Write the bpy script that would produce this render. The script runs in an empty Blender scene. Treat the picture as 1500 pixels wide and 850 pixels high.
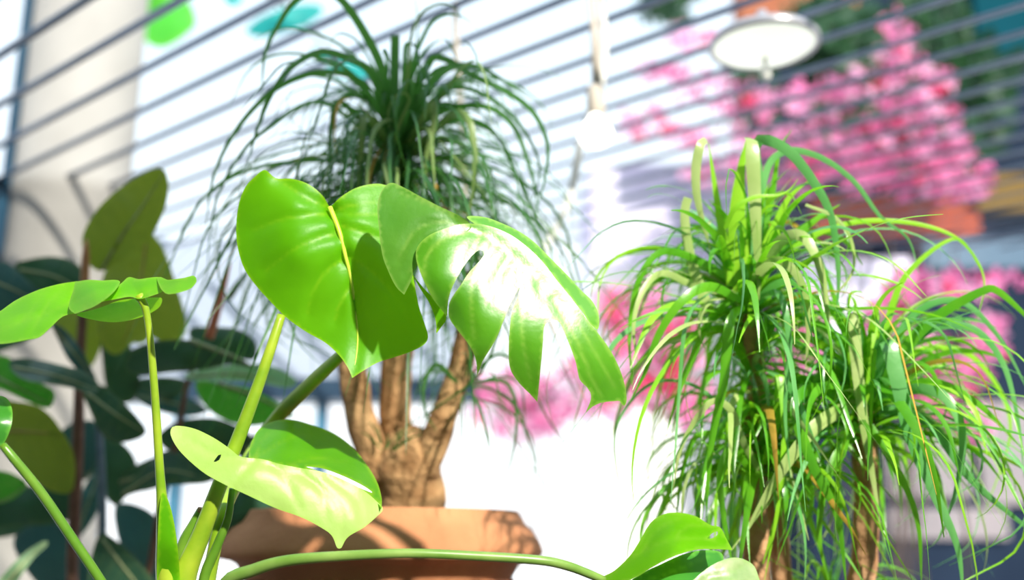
import bpy, bmesh, math, random
import numpy as np
from mathutils import Vector, Matrix, noise
from mathutils.geometry import delaunay_2d_cdt

random.seed(7)
rng = np.random.default_rng(7)
SC = bpy.context.scene
COL = SC.collection
R = math.radians

# ------------------------------------------------------------------ camera
CAM = Vector((0, 0, 1.2))
PITCH = R(14)
FPX = 1500.0
RV = Vector((1, 0, 0))
UV = Vector((0, -math.sin(PITCH), math.cos(PITCH)))
FV = Vector((0, math.cos(PITCH), math.sin(PITCH)))


def P(px, py, d):
    """point seen at a pixel of the 1500 x 850 frame, d metres along the view axis"""
    px, py, d = float(px), float(py), float(d)
    return CAM + d * (FV + (px - 750) / FPX * RV + (425 - py) / FPX * UV)


def PY(px, py, Y):
    px, py, Y = float(px), float(py), float(Y)
    v = FV + (px - 750) / FPX * RV + (425 - py) / FPX * UV
    return CAM + v * (Y / v.y)


cd = bpy.data.cameras.new('camera')
cam = bpy.data.objects.new('camera', cd)
COL.objects.link(cam)
cam.location = CAM
cam.rotation_euler = (R(90) + PITCH, 0, 0)
cd.sensor_width = 36
cd.lens = 36
cd.clip_start = 0.05
cd.clip_end = 200
cd.dof.use_dof = True
cd.dof.focus_distance = 1.16
cd.dof.aperture_fstop = 1.75
SC.camera = cam
vs = SC.view_settings
vs.view_transform = 'Standard'
vs.look = 'None'
vs.gamma = 1
vs.exposure = 0.48
vs.use_curve_mapping = False

# ------------------------------------------------------------------ light
w = bpy.data.worlds.new('sky')
SC.world = w
w.use_nodes = True
nt = w.node_tree
bg = nt.nodes['Background']
tc = nt.nodes.new('ShaderNodeTexCoord')
sp = nt.nodes.new('ShaderNodeSeparateXYZ')
rp = nt.nodes.new('ShaderNodeValToRGB')
nz = nt.nodes.new('ShaderNodeTexNoise')
nz.inputs['Scale'].default_value = 3.0
mx = nt.nodes.new('ShaderNodeMath')
mx.operation = 'MULTIPLY_ADD'
mx.inputs[1].default_value = 0.5
nt.links.new(tc.outputs['Generated'], sp.inputs[0])
nt.links.new(tc.outputs['Generated'], nz.inputs['Vector'])
nt.links.new(nz.outputs['Fac'], mx.inputs[0])
nt.links.new(sp.outputs['Z'], mx.inputs[2])
nt.links.new(mx.outputs[0], rp.inputs[0])
rp.color_ramp.elements[0].position = 0.2
rp.color_ramp.elements[0].color = (1.0, 1.0, 1.0, 1)
rp.color_ramp.elements[1].position = 1.1
rp.color_ramp.elements[1].color = (0.58, 0.80, 1.0, 1)
nt.links.new(rp.outputs[0], bg.inputs['Color'])
bg.inputs['Strength'].default_value = 1.12

sd = bpy.data.lights.new('sun', 'SUN')
sun = bpy.data.objects.new('sun', sd)
COL.objects.link(sun)
TO_SUN = Vector((0.42, -0.75, 0.52)).normalized()
sun.rotation_euler = TO_SUN.to_track_quat('Z', 'Y').to_euler()
sun.location = (3, -5, 6)
sd.energy = 6.0
sd.angle = R(1.6)
sd.color = (1.0, 0.95, 0.82)


# ------------------------------------------------------------------ materials
def new_mat(name):
    m = bpy.data.materials.new(name)
    m.use_nodes = True
    return m, m.node_tree, m.node_tree.nodes['Principled BSDF']


def N(nt, t, **kw):
    n = nt.nodes.new(t)
    for k, v in kw.items():
        setattr(n, k, v)
    return n


def surf(name, c1, c2=None, scale=8.0, rough=0.6, spec=0.4, bump=0.0, bscale=None, metal=0.0, detail=4):
    m, nt, b = new_mat(name)
    b.inputs['Roughness'].default_value = rough
    b.inputs['Specular IOR Level'].default_value = spec
    b.inputs['Metallic'].default_value = metal
    t = N(nt, 'ShaderNodeTexCoord')
    n = N(nt, 'ShaderNodeTexNoise')
    n.inputs['Scale'].default_value = scale
    n.inputs['Detail'].default_value = detail
    nt.links.new(t.outputs['Object'], n.inputs['Vector'])
    r = N(nt, 'ShaderNodeValToRGB')
    r.color_ramp.elements[0].position = 0.3
    r.color_ramp.elements[1].position = 0.7
    r.color_ramp.elements[0].color = (*c1, 1)
    r.color_ramp.elements[1].color = (*(c2 or c1), 1)
    nt.links.new(n.outputs['Fac'], r.inputs[0])
    nt.links.new(r.outputs[0], b.inputs['Base Color'])
    if bump:
        n2 = N(nt, 'ShaderNodeTexNoise')
        n2.inputs['Scale'].default_value = bscale or scale * 3
        n2.inputs['Detail'].default_value = 6
        nt.links.new(t.outputs['Object'], n2.inputs['Vector'])
        bp = N(nt, 'ShaderNodeBump')
        bp.inputs['Strength'].default_value = bump
        bp.inputs['Distance'].default_value = 0.01
        nt.links.new(n2.outputs['Fac'], bp.inputs['Height'])
        nt.links.new(bp.outputs[0], b.inputs['Normal'])
    return m


def leaf_mat(name, c1, c2, vein, trans, tf=0.35, rough=0.35, spec=0.5, scale=14, bump=0.15):
    """green blade: mottled base, paler veins (from the mesh's own vein lines), light coming through"""
    m, nt, b = new_mat(name)
    b.inputs['Roughness'].default_value = rough
    b.inputs['Specular IOR Level'].default_value = spec
    t = N(nt, 'ShaderNodeTexCoord')
    n = N(nt, 'ShaderNodeTexNoise')
    n.inputs['Scale'].default_value = scale
    n.inputs['Detail'].default_value = 5
    nt.links.new(t.outputs['Object'], n.inputs['Vector'])
    r = N(nt, 'ShaderNodeValToRGB')
    r.color_ramp.elements[0].position = 0.32
    r.color_ramp.elements[1].position = 0.7
    r.color_ramp.elements[0].color = (*c1, 1)
    r.color_ramp.elements[1].color = (*c2, 1)
    nt.links.new(n.outputs['Fac'], r.inputs[0])
    at = N(nt, 'ShaderNodeAttribute', attribute_name='vein')
    mix = N(nt, 'ShaderNodeMix', data_type='RGBA')
    mix.inputs['B'].default_value = (*vein, 1)
    nt.links.new(at.outputs['Fac'], mix.inputs['Factor'])
    nt.links.new(r.outputs[0], mix.inputs['A'])
    nt.links.new(mix.outputs['Result'], b.inputs['Base Color'])
    vo = N(nt, 'ShaderNodeTexNoise')
    vo.inputs['Scale'].default_value = 160
    vo.inputs['Detail'].default_value = 3
    nt.links.new(t.outputs['Object'], vo.inputs['Vector'])
    bp = N(nt, 'ShaderNodeBump')
    bp.inputs['Strength'].default_value = bump
    bp.inputs['Distance'].default_value = 0.002
    nt.links.new(vo.outputs['Fac'], bp.inputs['Height'])
    nt.links.new(bp.outputs[0], b.inputs['Normal'])
    tr = N(nt, 'ShaderNodeBsdfTranslucent')
    tr.inputs['Color'].default_value = (*trans, 1)
    ms = N(nt, 'ShaderNodeMixShader')
    ms.inputs[0].default_value = tf
    nt.links.new(b.outputs[0], ms.inputs[1])
    nt.links.new(tr.outputs[0], ms.inputs[2])
    nt.links.new(ms.outputs[0], nt.nodes['Material Output'].inputs[0])
    return m


def emit(name, col, s):
    m, nt, b = new_mat(name)
    b.inputs['Base Color'].default_value = (*col, 1)
    b.inputs['Emission Color'].default_value = (*col, 1)
    b.inputs['Emission Strength'].default_value = s
    return m


M = {}
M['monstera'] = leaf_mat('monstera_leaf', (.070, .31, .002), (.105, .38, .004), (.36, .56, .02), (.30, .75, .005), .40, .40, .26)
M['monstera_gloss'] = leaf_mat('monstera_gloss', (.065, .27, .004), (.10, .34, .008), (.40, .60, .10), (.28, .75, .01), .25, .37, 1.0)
M['monstera_pale'] = leaf_mat('monstera_pale', (.32, .50, .09), (.42, .58, .16), (.36, .58, .08), (.30, .75, .03), .30, .45, .7)  # pale underside, with sun glare mixed into the base colour
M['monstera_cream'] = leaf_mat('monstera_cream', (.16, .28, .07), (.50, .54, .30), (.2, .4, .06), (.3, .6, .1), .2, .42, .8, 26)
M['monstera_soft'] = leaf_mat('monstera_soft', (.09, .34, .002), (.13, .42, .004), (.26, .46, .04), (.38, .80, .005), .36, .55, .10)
M['monstera_shade'] = leaf_mat('monstera_lobe_shaded', (.05, .20, .01), (.09, .26, .02), (.3, .46, .1), (.2, .55, .02), .25, .42, .5)  # darker copy: the lobe's shade is put into the leaf colour
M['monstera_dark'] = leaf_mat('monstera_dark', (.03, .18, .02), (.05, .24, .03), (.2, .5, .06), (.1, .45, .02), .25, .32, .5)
M['midrib'] = surf('midrib_yellow', (.50, .70, .04), (.58, .76, .07), 30, .4)
M['petiole'] = surf('petiole_green', (.15, .29, .010), (.34, .44, .03), 22, .35, .5)
M['petiole_mid'] = surf('petiole_mid', (.11, .23, .03), (.22, .34, .08), 22, .35, .5)
M['petiole_dark'] = surf('petiole_dark', (.075, .20, .012), (.15, .28, .03), 22, .35, .5)
M['bark_cut'] = surf('cut_end', (.25, .12, .08), (.40, .22, .16), 90, .8)
M['fic_olive'] = leaf_mat('rubber_olive', (.08, .13, .012), (.14, .20, .02), (.30, .34, .05), (.3, .42, .03), .35, .42, .5, 9)
M['fic_dark'] = leaf_mat('rubber_dark', (.018, .07, .048), (.04, .12, .07), (.14, .2, .08), (.04, .14, .03), .18, .35, .6, 9)
M['fic_teal'] = leaf_mat('rubber_teal', (.03, .11, .12), (.055, .16, .15), (.14, .22, .16), (.03, .12, .08), .18, .4, .6, 9)  # blue sky sheen put into the leaf colour
M['fic_green'] = leaf_mat('rubber_green', (.03, .20, .02), (.06, .30, .03), (.3, .4, .14), (.1, .55, .03), .35, .4, .5, 9)
M['fic_pale'] = leaf_mat('rubber_pale', (.13, .26, .15), (.20, .34, .20), (.35, .45, .25), (.2, .5, .15), .35, .4, .5, 9)
M['fic_rib'] = surf('rubber_midrib', (.30, .33, .16), (.36, .40, .2), 20, .5)
M['fic_rib_warm'] = surf('rubber_midrib_warm', (.34, .26, .06), (.42, .32, .08), 20, .5)
M['fic_stem'] = surf('rubber_stem', (.13, .06, .04), (.22, .11, .075), 30, .7, bump=.3)
M['fic_stem_orange'] = surf('rubber_stem_orange', (.55, .25, .10), (.66, .34, .16), 30, .6)
M['fic_stem_grey'] = surf('rubber_stem_grey', (.10, .15, .2), (.2, .27, .34), 30, .6)
M['sheath'] = surf('red_sheath', (.55, .13, .07), (.66, .22, .12), 30, .5)
M['palm_l'] = leaf_mat('palm_left_blade', (.02, .09, .025), (.06, .17, .04), (.3, .5, .1), (.14, .42, .06), .35, .38, .5, 12)
M['palm_l_pale'] = leaf_mat('palm_left_pale', (.16, .25, .07), (.24, .32, .11), (.3, .5, .1), (.3, .5, .1), .3, .38, .5, 12)
M['palm_r'] = leaf_mat('palm_right_blade', (.05, .26, .01), (.16, .46, .02), (.4, .6, .1), (.30, .78, .02), .40, .30, .8, 12)
M['palm_r_lime'] = leaf_mat('palm_right_lime', (.20, .52, .015), (.32, .62, .03), (.4, .6, .1), (.35, .75, .03), .35, .35, .5, 12)
M['palm_r_pale'] = leaf_mat('palm_right_pale', (.28, .42, .10), (.50, .58, .24), (.6, .7, .3), (.5, .65, .2), .3, .35, .6, 12)
M['palm_r_cool'] = leaf_mat('palm_right_cool', (.08, .30, .07), (.17, .44, .14), (.4, .6, .3), (.2, .65, .12), .3, .28, .9, 12)
M['palm_dry'] = leaf_mat('palm_dry_blade', (.50, .34, .05), (.62, .30, .06), (.6, .5, .1), (.6, .4, .05), .3, .5, .3, 12)
M['trunk'] = surf('palm_bark', (.26, .13, .055), (.50, .30, .15), 22, .85, .2, bump=.9, bscale=60)
M['trunk_r'] = surf('palm_bark_right', (.40, .19, .09), (.62, .36, .20), 22, .85, .2, bump=.9, bscale=60)
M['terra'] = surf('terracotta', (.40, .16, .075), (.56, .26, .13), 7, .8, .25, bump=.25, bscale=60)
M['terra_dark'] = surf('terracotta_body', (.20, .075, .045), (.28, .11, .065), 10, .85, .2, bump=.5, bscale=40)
M['soil'] = surf('soil', (.03, .02, .012), (.07, .045, .03), 60, 1, .1, bump=1)
M['plastic'] = surf('grey_pot', (.12, .12, .12), (.15, .15, .15), 10, .5)
M['wood'] = surf('bench_wood', (.14, .08, .045), (.22, .13, .07), 12, .6, bump=.3)
M['slat'] = surf('slat_metal', (.10, .13, .18), (.16, .19, .25), 6, .3, .5, metal=.85)
M['concrete'] = surf('concrete', (.25, .238, .225), (.31, .295, .28), 5, .8, .3, bump=.15)
M['wallblue'] = surf('wall_shaded', (.30, .35, .45), (.34, .39, .49), 2, .8)  # white wall, its bluish shade put into the base colour
M['navy'] = surf('navy_frame', (.012, .03, .06), (.02, .05, .09), 6, .4)
M['tealframe'] = surf('teal_frame', (.03, .13, .22), (.05, .2, .32), 4, .4)
M['darkteal'] = surf('dark_teal_frame', (.006, .03, .06), (.01, .05, .09), 4, .4)
M['floor'] = surf('floor_tile', (.34, .32, .30), (.4, .38, .35), 5, .6)
M['ground'] = surf('pale_paving', (.75, .73, .72), (.82, .8, .8), 3, .95, .08)
M['plaster'] = surf('plaster', (.50, .49, .46), (.56, .55, .52), 5, .9)
M['bract'] = leaf_mat('bract_pink', (.50, .10, .28), (.62, .19, .38), (.8, .3, .5), (.95, .25, .5), .35, .6, .3, 3)
M['bract_light'] = leaf_mat('bract_light', (.64, .28, .48), (.74, .42, .60), (.8, .3, .5), (.95, .45, .7), .35, .6, .3, 3)
M['bract_red'] = leaf_mat('bract_red', (.62, .03, .09), (.75, .06, .14), (.8, .3, .5), (.9, .1, .2), .35, .6, .3, 3)
M['bush'] = leaf_mat('bush_leaf', (.02, .07, .03), (.04, .12, .05), (.2, .3, .1), (.06, .2, .05), .3, .5, .4, 3)
M['tree'] = leaf_mat('tree_leaf', (.015, .055, .035), (.035, .10, .045), (.2, .3, .1), (.05, .16, .05), .3, .5, .4, 3)
M['twig'] = surf('twig', (.05, .035, .03), (.09, .06, .05), 20, .8)
M['build_dark'] = surf('slate_cladding', (.009, .016, .032), (.014, .024, .045), 1.5, .95, .08)
M['build_teal'] = surf('teal_cladding', (.001, .035, .05), (.002, .045, .065), 1.5, .95, .08)
M['ochre'] = surf('ochre_lattice', (.13, .08, .016), (.17, .105, .022), 2, .95, .08)
M['ochre_dark'] = surf('ochre_gap', (.03, .022, .012), (.04, .03, .016), 2, .95, .08)
M['orange'] = surf('orange_panel', (.30, .055, .02), (.36, .08, .035), 2, .95, .08)
M['bluepanel'] = surf('blue_panel', (.08, .125, .18), (.11, .16, .22), 2, .95, .08)
M['lilac'] = surf('lilac_render', (.46, .40, .60), (.74, .71, .84), 1.2, .95, .08)
M['palegrey'] = surf('pale_grey', (.18, .165, .18), (.25, .22, .235), 1.5, .95, .08)
M['rust'] = surf('rust_tile', (.26, .09, .05), (.32, .13, .08), 4, .95, .08)
M['white'] = surf('white_plastic', (.80, .78, .74), (.84, .82, .78), 5, .4)
M['cream'] = surf('cream_cord', (.46, .40, .34), (.54, .47, .40), 5, .7)
M['ring'] = surf('lamp_ring', (.40, .38, .42), (.5, .48, .5), 6, .3, .5, metal=.5)
M['lamp'] = emit('lamp_glow', (.95, .98, .86), .62)
M['bulb'] = emit('bulb_glow', (1.0, .98, .92), 1.6)
M['bigleaf'] = leaf_mat('reflected_leaf', (.03, .30, .03), (.06, .40, .05), (.3, .6, .1), (.15, .75, .05), .45, .5, .3, 4)
M['bigleaf_teal'] = leaf_mat('reflected_leaf_teal', (.01, .25, .25), (.03, .35, .33), (.1, .4, .4), (.02, .45, .40), .4, .5, .3, 4)  # bluer, teal leaf tone


# ------------------------------------------------------------------ object helpers
def wloc(o):
    v = Vector((0, 0, 0))
    while o is not None:
        v += o.location
        o = o.parent
    return v


def thing(name, loc, label, cat, group=None):
    o = bpy.data.objects.new(name, None)
    COL.objects.link(o)
    o.location = loc
    o.empty_display_size = 0.05
    o['label'] = label
    o['category'] = cat
    if group:
        o['group'] = group
    return o


def obj(name, verts, faces, mat, parent=None, smooth=True, origin=None, mats=None, midx=None, vein=None):
    """link world-space geometry as ONE mesh object"""
    base = wloc(parent) if parent is not None else Vector((0, 0, 0))
    loc = Vector((0, 0, 0))
    if origin is not None:
        loc = Vector(origin) - base
    off = base + loc
    me = bpy.data.meshes.new(name)
    me.from_pydata([(v[0] - off.x, v[1] - off.y, v[2] - off.z) for v in verts], [], faces)
    for mm in (mats or [mat]):
        me.materials.append(mm)
    if midx is not None:
        me.polygons.foreach_set('material_index', midx)
    if smooth:
        me.polygons.foreach_set('use_smooth', [True] * len(me.polygons))
    if vein is not None:
        a = me.attributes.new('vein', 'FLOAT', 'POINT')
        a.data.foreach_set('value', np.asarray(vein, dtype=np.float32))
    me.update()
    o = bpy.data.objects.new(name, me)
    COL.objects.link(o)
    o.location = loc
    if parent is not None:
        o.parent = parent
    return o


def tag(o, label, cat, group=None):
    o['label'] = label
    o['category'] = cat
    if group:
        o['group'] = group
    return o


def structure(o):
    o['kind'] = 'structure'
    return o


class MB:
    """collects faces of one mesh"""

    def __init__(s):
        s.v, s.f, s.m = [], [], []

    def add(s, v, f, mi=0):
        k = len(s.v)
        s.v += [tuple(x) for x in v]
        s.f += [tuple(i + k for i in q) for q in f]
        s.m += [mi] * len(f)

    def box(s, a, b, mi=0):
        x0, y0, z0 = a
        x1, y1, z1 = b
        v = [(x0, y0, z0), (x1, y0, z0), (x1, y1, z0), (x0, y1, z0), (x0, y0, z1), (x1, y0, z1), (x1, y1, z1), (x0, y1, z1)]
        s.add(v, [(0, 3, 2, 1), (4, 5, 6, 7), (0, 1, 5, 4), (1, 2, 6, 5), (2, 3, 7, 6), (3, 0, 4, 7)], mi)

    def tube(s, pts, rad, n=10, mi=0, cap=True, wob=0.0, seed=0.0, wsc=20.0):
        pts = [Vector(p) for p in pts]
        k = len(s.v)
        up = None
        m = len(pts)
        for i, p in enumerate(pts):
            t = (pts[min(i + 1, m - 1)] - pts[max(i - 1, 0)]).normalized()
            if up is None:
                a = Vector((0, 0, 1)) if abs(t.z) < .9 else Vector((0, 1, 0))
                up = (a - a.dot(t) * t).normalized()
            else:
                up = (up - up.dot(t) * t)
                up = up.normalized() if up.length > 1e-6 else t.orthogonal().normalized()
            bn = t.cross(up)
            r = rad[i] if hasattr(rad, '__len__') else rad
            for j in range(n):
                q = 2 * math.pi * j / n
                dv = math.cos(q) * up + math.sin(q) * bn
                rr = r
                if wob:
                    rr = r * (1 + wob * noise.noise((p + dv * r) * wsc + Vector((seed, seed, seed))))
                s.v.append(tuple(p + dv * rr))
        for i in range(m - 1):
            for j in range(n):
                a = k + i * n + j
                b = k + i * n + (j + 1) % n
                s.f.append((a, b, b + n, a + n))
                s.m.append(mi)
        if cap:
            s.f.append(tuple(k + j for j in range(n))[::-1])
            s.f.append(tuple(k + (m - 1) * n + j for j in range(n)))
            s.m += [mi, mi]

    def lathe(s, prof, c, n=48, mi=0):
        k = len(s.v)
        for r, z in prof:
            for j in range(n):
                q = 2 * math.pi * j / n
                s.v.append((c[0] + r * math.cos(q), c[1] + r * math.sin(q), c[2] + z))
        for i in range(len(prof) - 1):
            for j in range(n):
                a = k + i * n + j
                b = k + i * n + (j + 1) % n
                s.f.append((a, b, b + n, a + n))
                s.m.append(mi)

    def ribbon(s, pts, w, wid, fold=.18, mi=0, blunt=False, prof=None):
        """strap blade; wid(i, tangent) gives the direction across the blade"""
        k = len(s.v)
        m = len(pts)
        for i, p in enumerate(pts):
            t = i / (m - 1)
            tg = (pts[min(i + 1, m - 1)] - pts[max(i - 1, 0)])
            tg = tg.normalized() if tg.length > 1e-7 else Vector((0, 0, 1))
            a = wid(t, tg)
            a = a - a.dot(tg) * tg
            a = a.normalized() if a.length > 1e-5 else tg.orthogonal().normalized()
            nn = a.cross(tg)
            if prof:
                f = prof(t)
            elif blunt:
                f = 1 - .25 * t
            else:
                f = min(1.0, .7 + 2 * t) * max(.04, 1 - t ** 1.7) ** .8
            h = w * .5 * f
            s.v += [tuple(p + a * h), tuple(p - nn * h * fold), tuple(p - a * h)]
        for i in range(m - 1):
            q = k + i * 3
            s.f += [(q, q + 1, q + 4, q + 3), (q + 1, q + 2, q + 5, q + 4)]
            s.m += [mi, mi]

    def build(s, name, mats, parent=None, smooth=True, origin=None):
        if not isinstance(mats, (list, tuple)):
            mats = [mats]
        return obj(name, s.v, s.f, None, parent, smooth, origin, mats, s.m)


def catmull(pts, step=4.0, closed=False):
    """smooth curve through 2-D or n-D points"""
    p = [np.array(q, float) for q in pts]
    n = len(p)
    out = []
    rngi = range(n) if closed else range(n - 1)
    for i in rngi:
        if closed:
            a, b, c, d = p[(i - 1) % n], p[i], p[(i + 1) % n], p[(i + 2) % n]
        else:
            b, c = p[i], p[i + 1]
            a = p[i - 1] if i > 0 else 2 * b - c
            d = p[i + 2] if i + 2 < n else 2 * c - b
        L = np.linalg.norm((c - b)[:2])
        k = max(1, int(round(L / step)))
        for j in range(k):
            t = j / k
            out.append(.5 * (2 * b + (c - a) * t + (2 * a - 5 * b + 4 * c - d) * t * t + (3 * b - 3 * c + d - a) * t ** 3))
    if not closed:
        out.append(p[-1])
    return np.array(out)


def smooth_outline(pts, step=5.0):
    """closed outline; a point written (x, y, 1) stays a sharp corner"""
    cor = [i for i, q in enumerate(pts) if len(q) > 2]
    xy = [(q[0], q[1]) for q in pts]
    if not cor:
        return catmull(xy, step, True)
    out = []
    for a, b in zip(cor, cor[1:] + [cor[0] + len(pts)]):
        seg = [xy[i % len(pts)] for i in range(a, b + 1)]
        out.append(catmull(seg, step)[:-1])
    return np.vstack(out)


def inside(poly, q):
    x, y = q[:, 0], q[:, 1]
    r = np.zeros(len(q), bool)
    n = len(poly)
    j = n - 1
    for i in range(n):
        xi, yi = poly[i]
        xj, yj = poly[j]
        c = ((yi > y) != (yj > y)) & (x < (xj - xi) * (y - yi) / (yj - yi + 1e-12) + xi)
        r ^= c
        j = i
    return r


def tps(ctrl):
    c = np.array(ctrl, float)
    X = c[:, :2] / 100.0
    n = len(X)
    d2 = ((X[:, None] - X[None]) ** 2).sum(-1)
    K = .5 * d2 * np.log(d2 + 1e-12) + np.eye(n) * .02
    Pm = np.hstack([np.ones((n, 1)), X])
    A = np.vstack([np.hstack([K, Pm]), np.hstack([Pm.T, np.zeros((3, 3))])])
    s = np.linalg.solve(A, np.concatenate([c[:, 2], np.zeros(3)]))

    def f(q):
        q = np.asarray(q, float) / 100.0
        d = ((q[:, None] - X[None]) ** 2).sum(-1)
        return (.5 * d * np.log(d + 1e-12)) @ s[:n] + s[n] + q @ s[n + 1:]
    return f


def seg_dist(q, line):
    best = np.full(len(q), 1e9)
    tt = np.zeros(len(q))
    n = len(line) - 1
    for i in range(n):
        a, b = line[i], line[i + 1]
        ab = b - a
        t = np.clip(((q - a) @ ab) / (ab @ ab + 1e-9), 0, 1)
        d = np.linalg.norm(q - (a + t[:, None] * ab), axis=1)
        u = d < best
        best[u] = d[u]
        tt[u] = (i + t[u]) / n
    return best, tt


def sheet(name, outline, ctrl, mat, parent, veins=(), rib=None, g=7.0, holes=(), groove=.0022, gw=6.0, vw=1.8,
          ribmat=None, ribw=3.0, ripple=.0015, vstr=.6, backrib=False, thick=0):
    """one leaf blade: an outline with its own curved depth, sunk veins, and a raised midrib as sub-part"""
    o = smooth_outline(outline, 4.0)
    hs = [smooth_outline(h, 4.0) for h in holes]
    lo, hi = o.min(0), o.max(0)
    xs = np.arange(lo[0], hi[0], g)
    ys = np.arange(lo[1], hi[1], g * .87)
    gp = np.array([(x + (g / 2 if j % 2 else 0), y) for j, y in enumerate(ys) for x in xs])
    gp += rng.uniform(-.15, .15, gp.shape) * g
    gp = gp[inside(o, gp)]
    for h in hs:
        gp = gp[~inside(h, gp)]
    loops = [o] + hs
    dmin = np.full(len(gp), 1e9)
    for l in loops:
        cl = np.vstack([l, l[:1]])
        d, _ = seg_dist(gp, cl)
        dmin = np.minimum(dmin, d)
    gp = gp[dmin > g * .4]
    vv, ee = [], []
    for l in loops:
        k = len(vv)
        vv += [Vector((a[0], a[1])) for a in l]
        ee += [(k + i, k + (i + 1) % len(l)) for i in range(len(l))]
    vv += [Vector((a[0], a[1])) for a in gp]
    res = delaunay_2d_cdt(vv, ee, [], 0, 1e-4)
    q = np.array([(a.x, a.y) for a in res[0]])
    tri = np.array([t for t in res[2] if len(t) == 3])
    cen = q[tri].mean(1)
    keep = inside(o, cen)
    for h in hs:
        keep &= ~inside(h, cen)
    tri = tri[keep]
    df = tps(ctrl)
    dep = df(q)
    vein = np.zeros(len(q))
    for vl in veins:
        line = catmull(vl, 8.0)
        d, t = seg_dist(q, line)
        tap = 1 - .6 * t
        dep += groove * tap * np.exp(-(d / gw) ** 2)
        vein = np.maximum(vein, vstr * tap * np.exp(-(d / vw) ** 2))
    for l in loops:
        d, _ = seg_dist(q, np.vstack([l, l[:1]]))
        vein = np.maximum(vein, .55 * np.exp(-(d / 1.1) ** 2))
    if ripple:
        dep += ripple * np.array([noise.noise(Vector((a[0] / 38, a[1] / 38, 1.7))) for a in q])
    pts = [P(a[0], a[1], d) for a, d in zip(q, dep)]
    faces = [tuple(int(i) for i in t[::-1]) for t in tri]
    # face the camera
    a, b, c = (pts[i] for i in faces[0])
    if (b - a).cross(c - a).dot(CAM - a) < 0:
        faces = [f[::-1] for f in faces]
    c0 = sum(pts, Vector()) / len(pts)
    lf = obj(name, pts, faces, mat, parent, True, c0, vein=vein)
    if thick:
        md = lf.modifiers.new('thickness', 'SOLIDIFY')
        md.thickness = thick
        md.offset = -1
    if rib is not None:
        line = catmull(rib, 8.0)
        dd = df(line) + ribw * .5 * 1.15 / FPX * (1 - .8 * np.arange(len(line)) / max(1, len(line) - 1)) * .80 + groove * .9 * (1 - .6 * np.arange(len(line)) / max(1, len(line) - 1))
        n = len(line)
        mb = MB()
        rad = [ribw * d / FPX * (1 - .8 * i / (n - 1)) * .5 for i, d in enumerate(dd)]
        mb.tube([P(a[0], a[1], d) for a, d in zip(line, dd)], rad, 8)
        mb.build('midrib', ribmat or M['midrib'], lf, origin=c0)
    return lf


def stalk(name, pts, mat, parent, n=12, step=10.0, cap=True):
    """pts: (px, py, depth, diameter in px)"""
    line = catmull(pts, step)
    mb = MB()
    mb.tube([P(a[0], a[1], a[2]) for a in line], [a[3] * a[2] / FPX * .5 for a in line], n, cap=cap)
    return mb.build(name, mat, parent)


# ------------------------------------------------------------------ the setting
EAVE = 4.1
SL = 2.4
nrm = Vector((.637, .771, 0))
drn = Vector((-.771, .637, 0))
mb = MB()
X0, X1, Y0, Y1 = -2.6, 4.6, 0.9, EAVE
for k in range(-3, 34):
    c = 1.0 + .138 * k
    ts = []
    for s in np.linspace(-8, 8, 801):
        p = nrm * c + drn * s
        if X0 <= p.x <= X1 and Y0 <= p.y <= Y1:
            ts.append(s)
    if len(ts) < 8:
        continue
    a = nrm * c + drn * ts[0]
    b = nrm * c + drn * ts[-1]
    wd, hd = .0115, .0042
    prof = [(-wd, -hd * .4), (-wd * .6, -hd), (wd * .6, -hd), (wd, -hd * .4), (wd, hd), (-wd, hd)]
    v = [a + nrm * q + Vector((0, 0, SL + z)) for q, z in prof] + [b + nrm * q + Vector((0, 0, SL + z)) for q, z in prof]
    mb.add(v, [(i, (i + 1) % 6, 6 + (i + 1) % 6, 6 + i) for i in range(6)] + [tuple(range(6))[::-1], tuple(range(6, 12))])
structure(mb.build('ceiling_slats', M['slat'], smooth=False)).name = 'ceiling'

mb = MB()
for x0, x1, y0, y1 in [(-3.2, 0.0, -2.6, -.02), (-3.2, .45, -.02, .78), (0.0, 2.1, -2.6, -1.3), (2.1, 4.8, -2.6, .78)]:
    mb.box((x0, y0, SL + .12), (x1, y1, SL + .24))
structure(mb.build('unseen_shade_ceiling', M['plaster'], smooth=False))  # added out of view to shade the rubber plant; its opening admits sun
mb = MB()
mb.box((-3.2, -2.6, 0), (4.8, -2.5, SL + .12))
structure(mb.build('unseen_wall_front', M['plaster'], smooth=False))  # added behind the camera to cut the sky fill
mb = MB()
mb.box((-3.2, -2.5, 0), (-3.1, 3.2, SL + .12))
structure(mb.build('unseen_wall_left', M['plaster'], smooth=False))  # unseen, added on the left to lower the fill light
mb = MB()
mb.box((2.7, -2.5, 0), (2.8, 3.4, SL + .12))
structure(mb.build('unseen_wall_right', M['plaster'], smooth=False))  # unseen, added on the right to lower the fill light

mb = MB()
mb.box((-3.2, -2.5, -.1), (4.8, 4.6, 0))
structure(mb.build('floor', M['floor'], smooth=False))
mb = MB()
mb.box((-40, 4.6, -.12), (40, 60, -.02))
structure(mb.build('ground', M['ground'], smooth=False))

# column on the left
cc = PY(108, 250, 3.42)
mb = MB()
mb.lathe([(.205, 0), (.205, .03), (.195, .035), (.195, 2.36), (.198, 2.365), (.198, 2.43), (.195, 2.435), (.195, 4.2), (0, 4.2)], (cc.x, 3.42, 0), 64)  # shaft above the slats is added, standing in for its ceiling reflection
o = mb.build('concrete_column', M['concrete'])
structure(o)
o.name = 'column'

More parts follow.
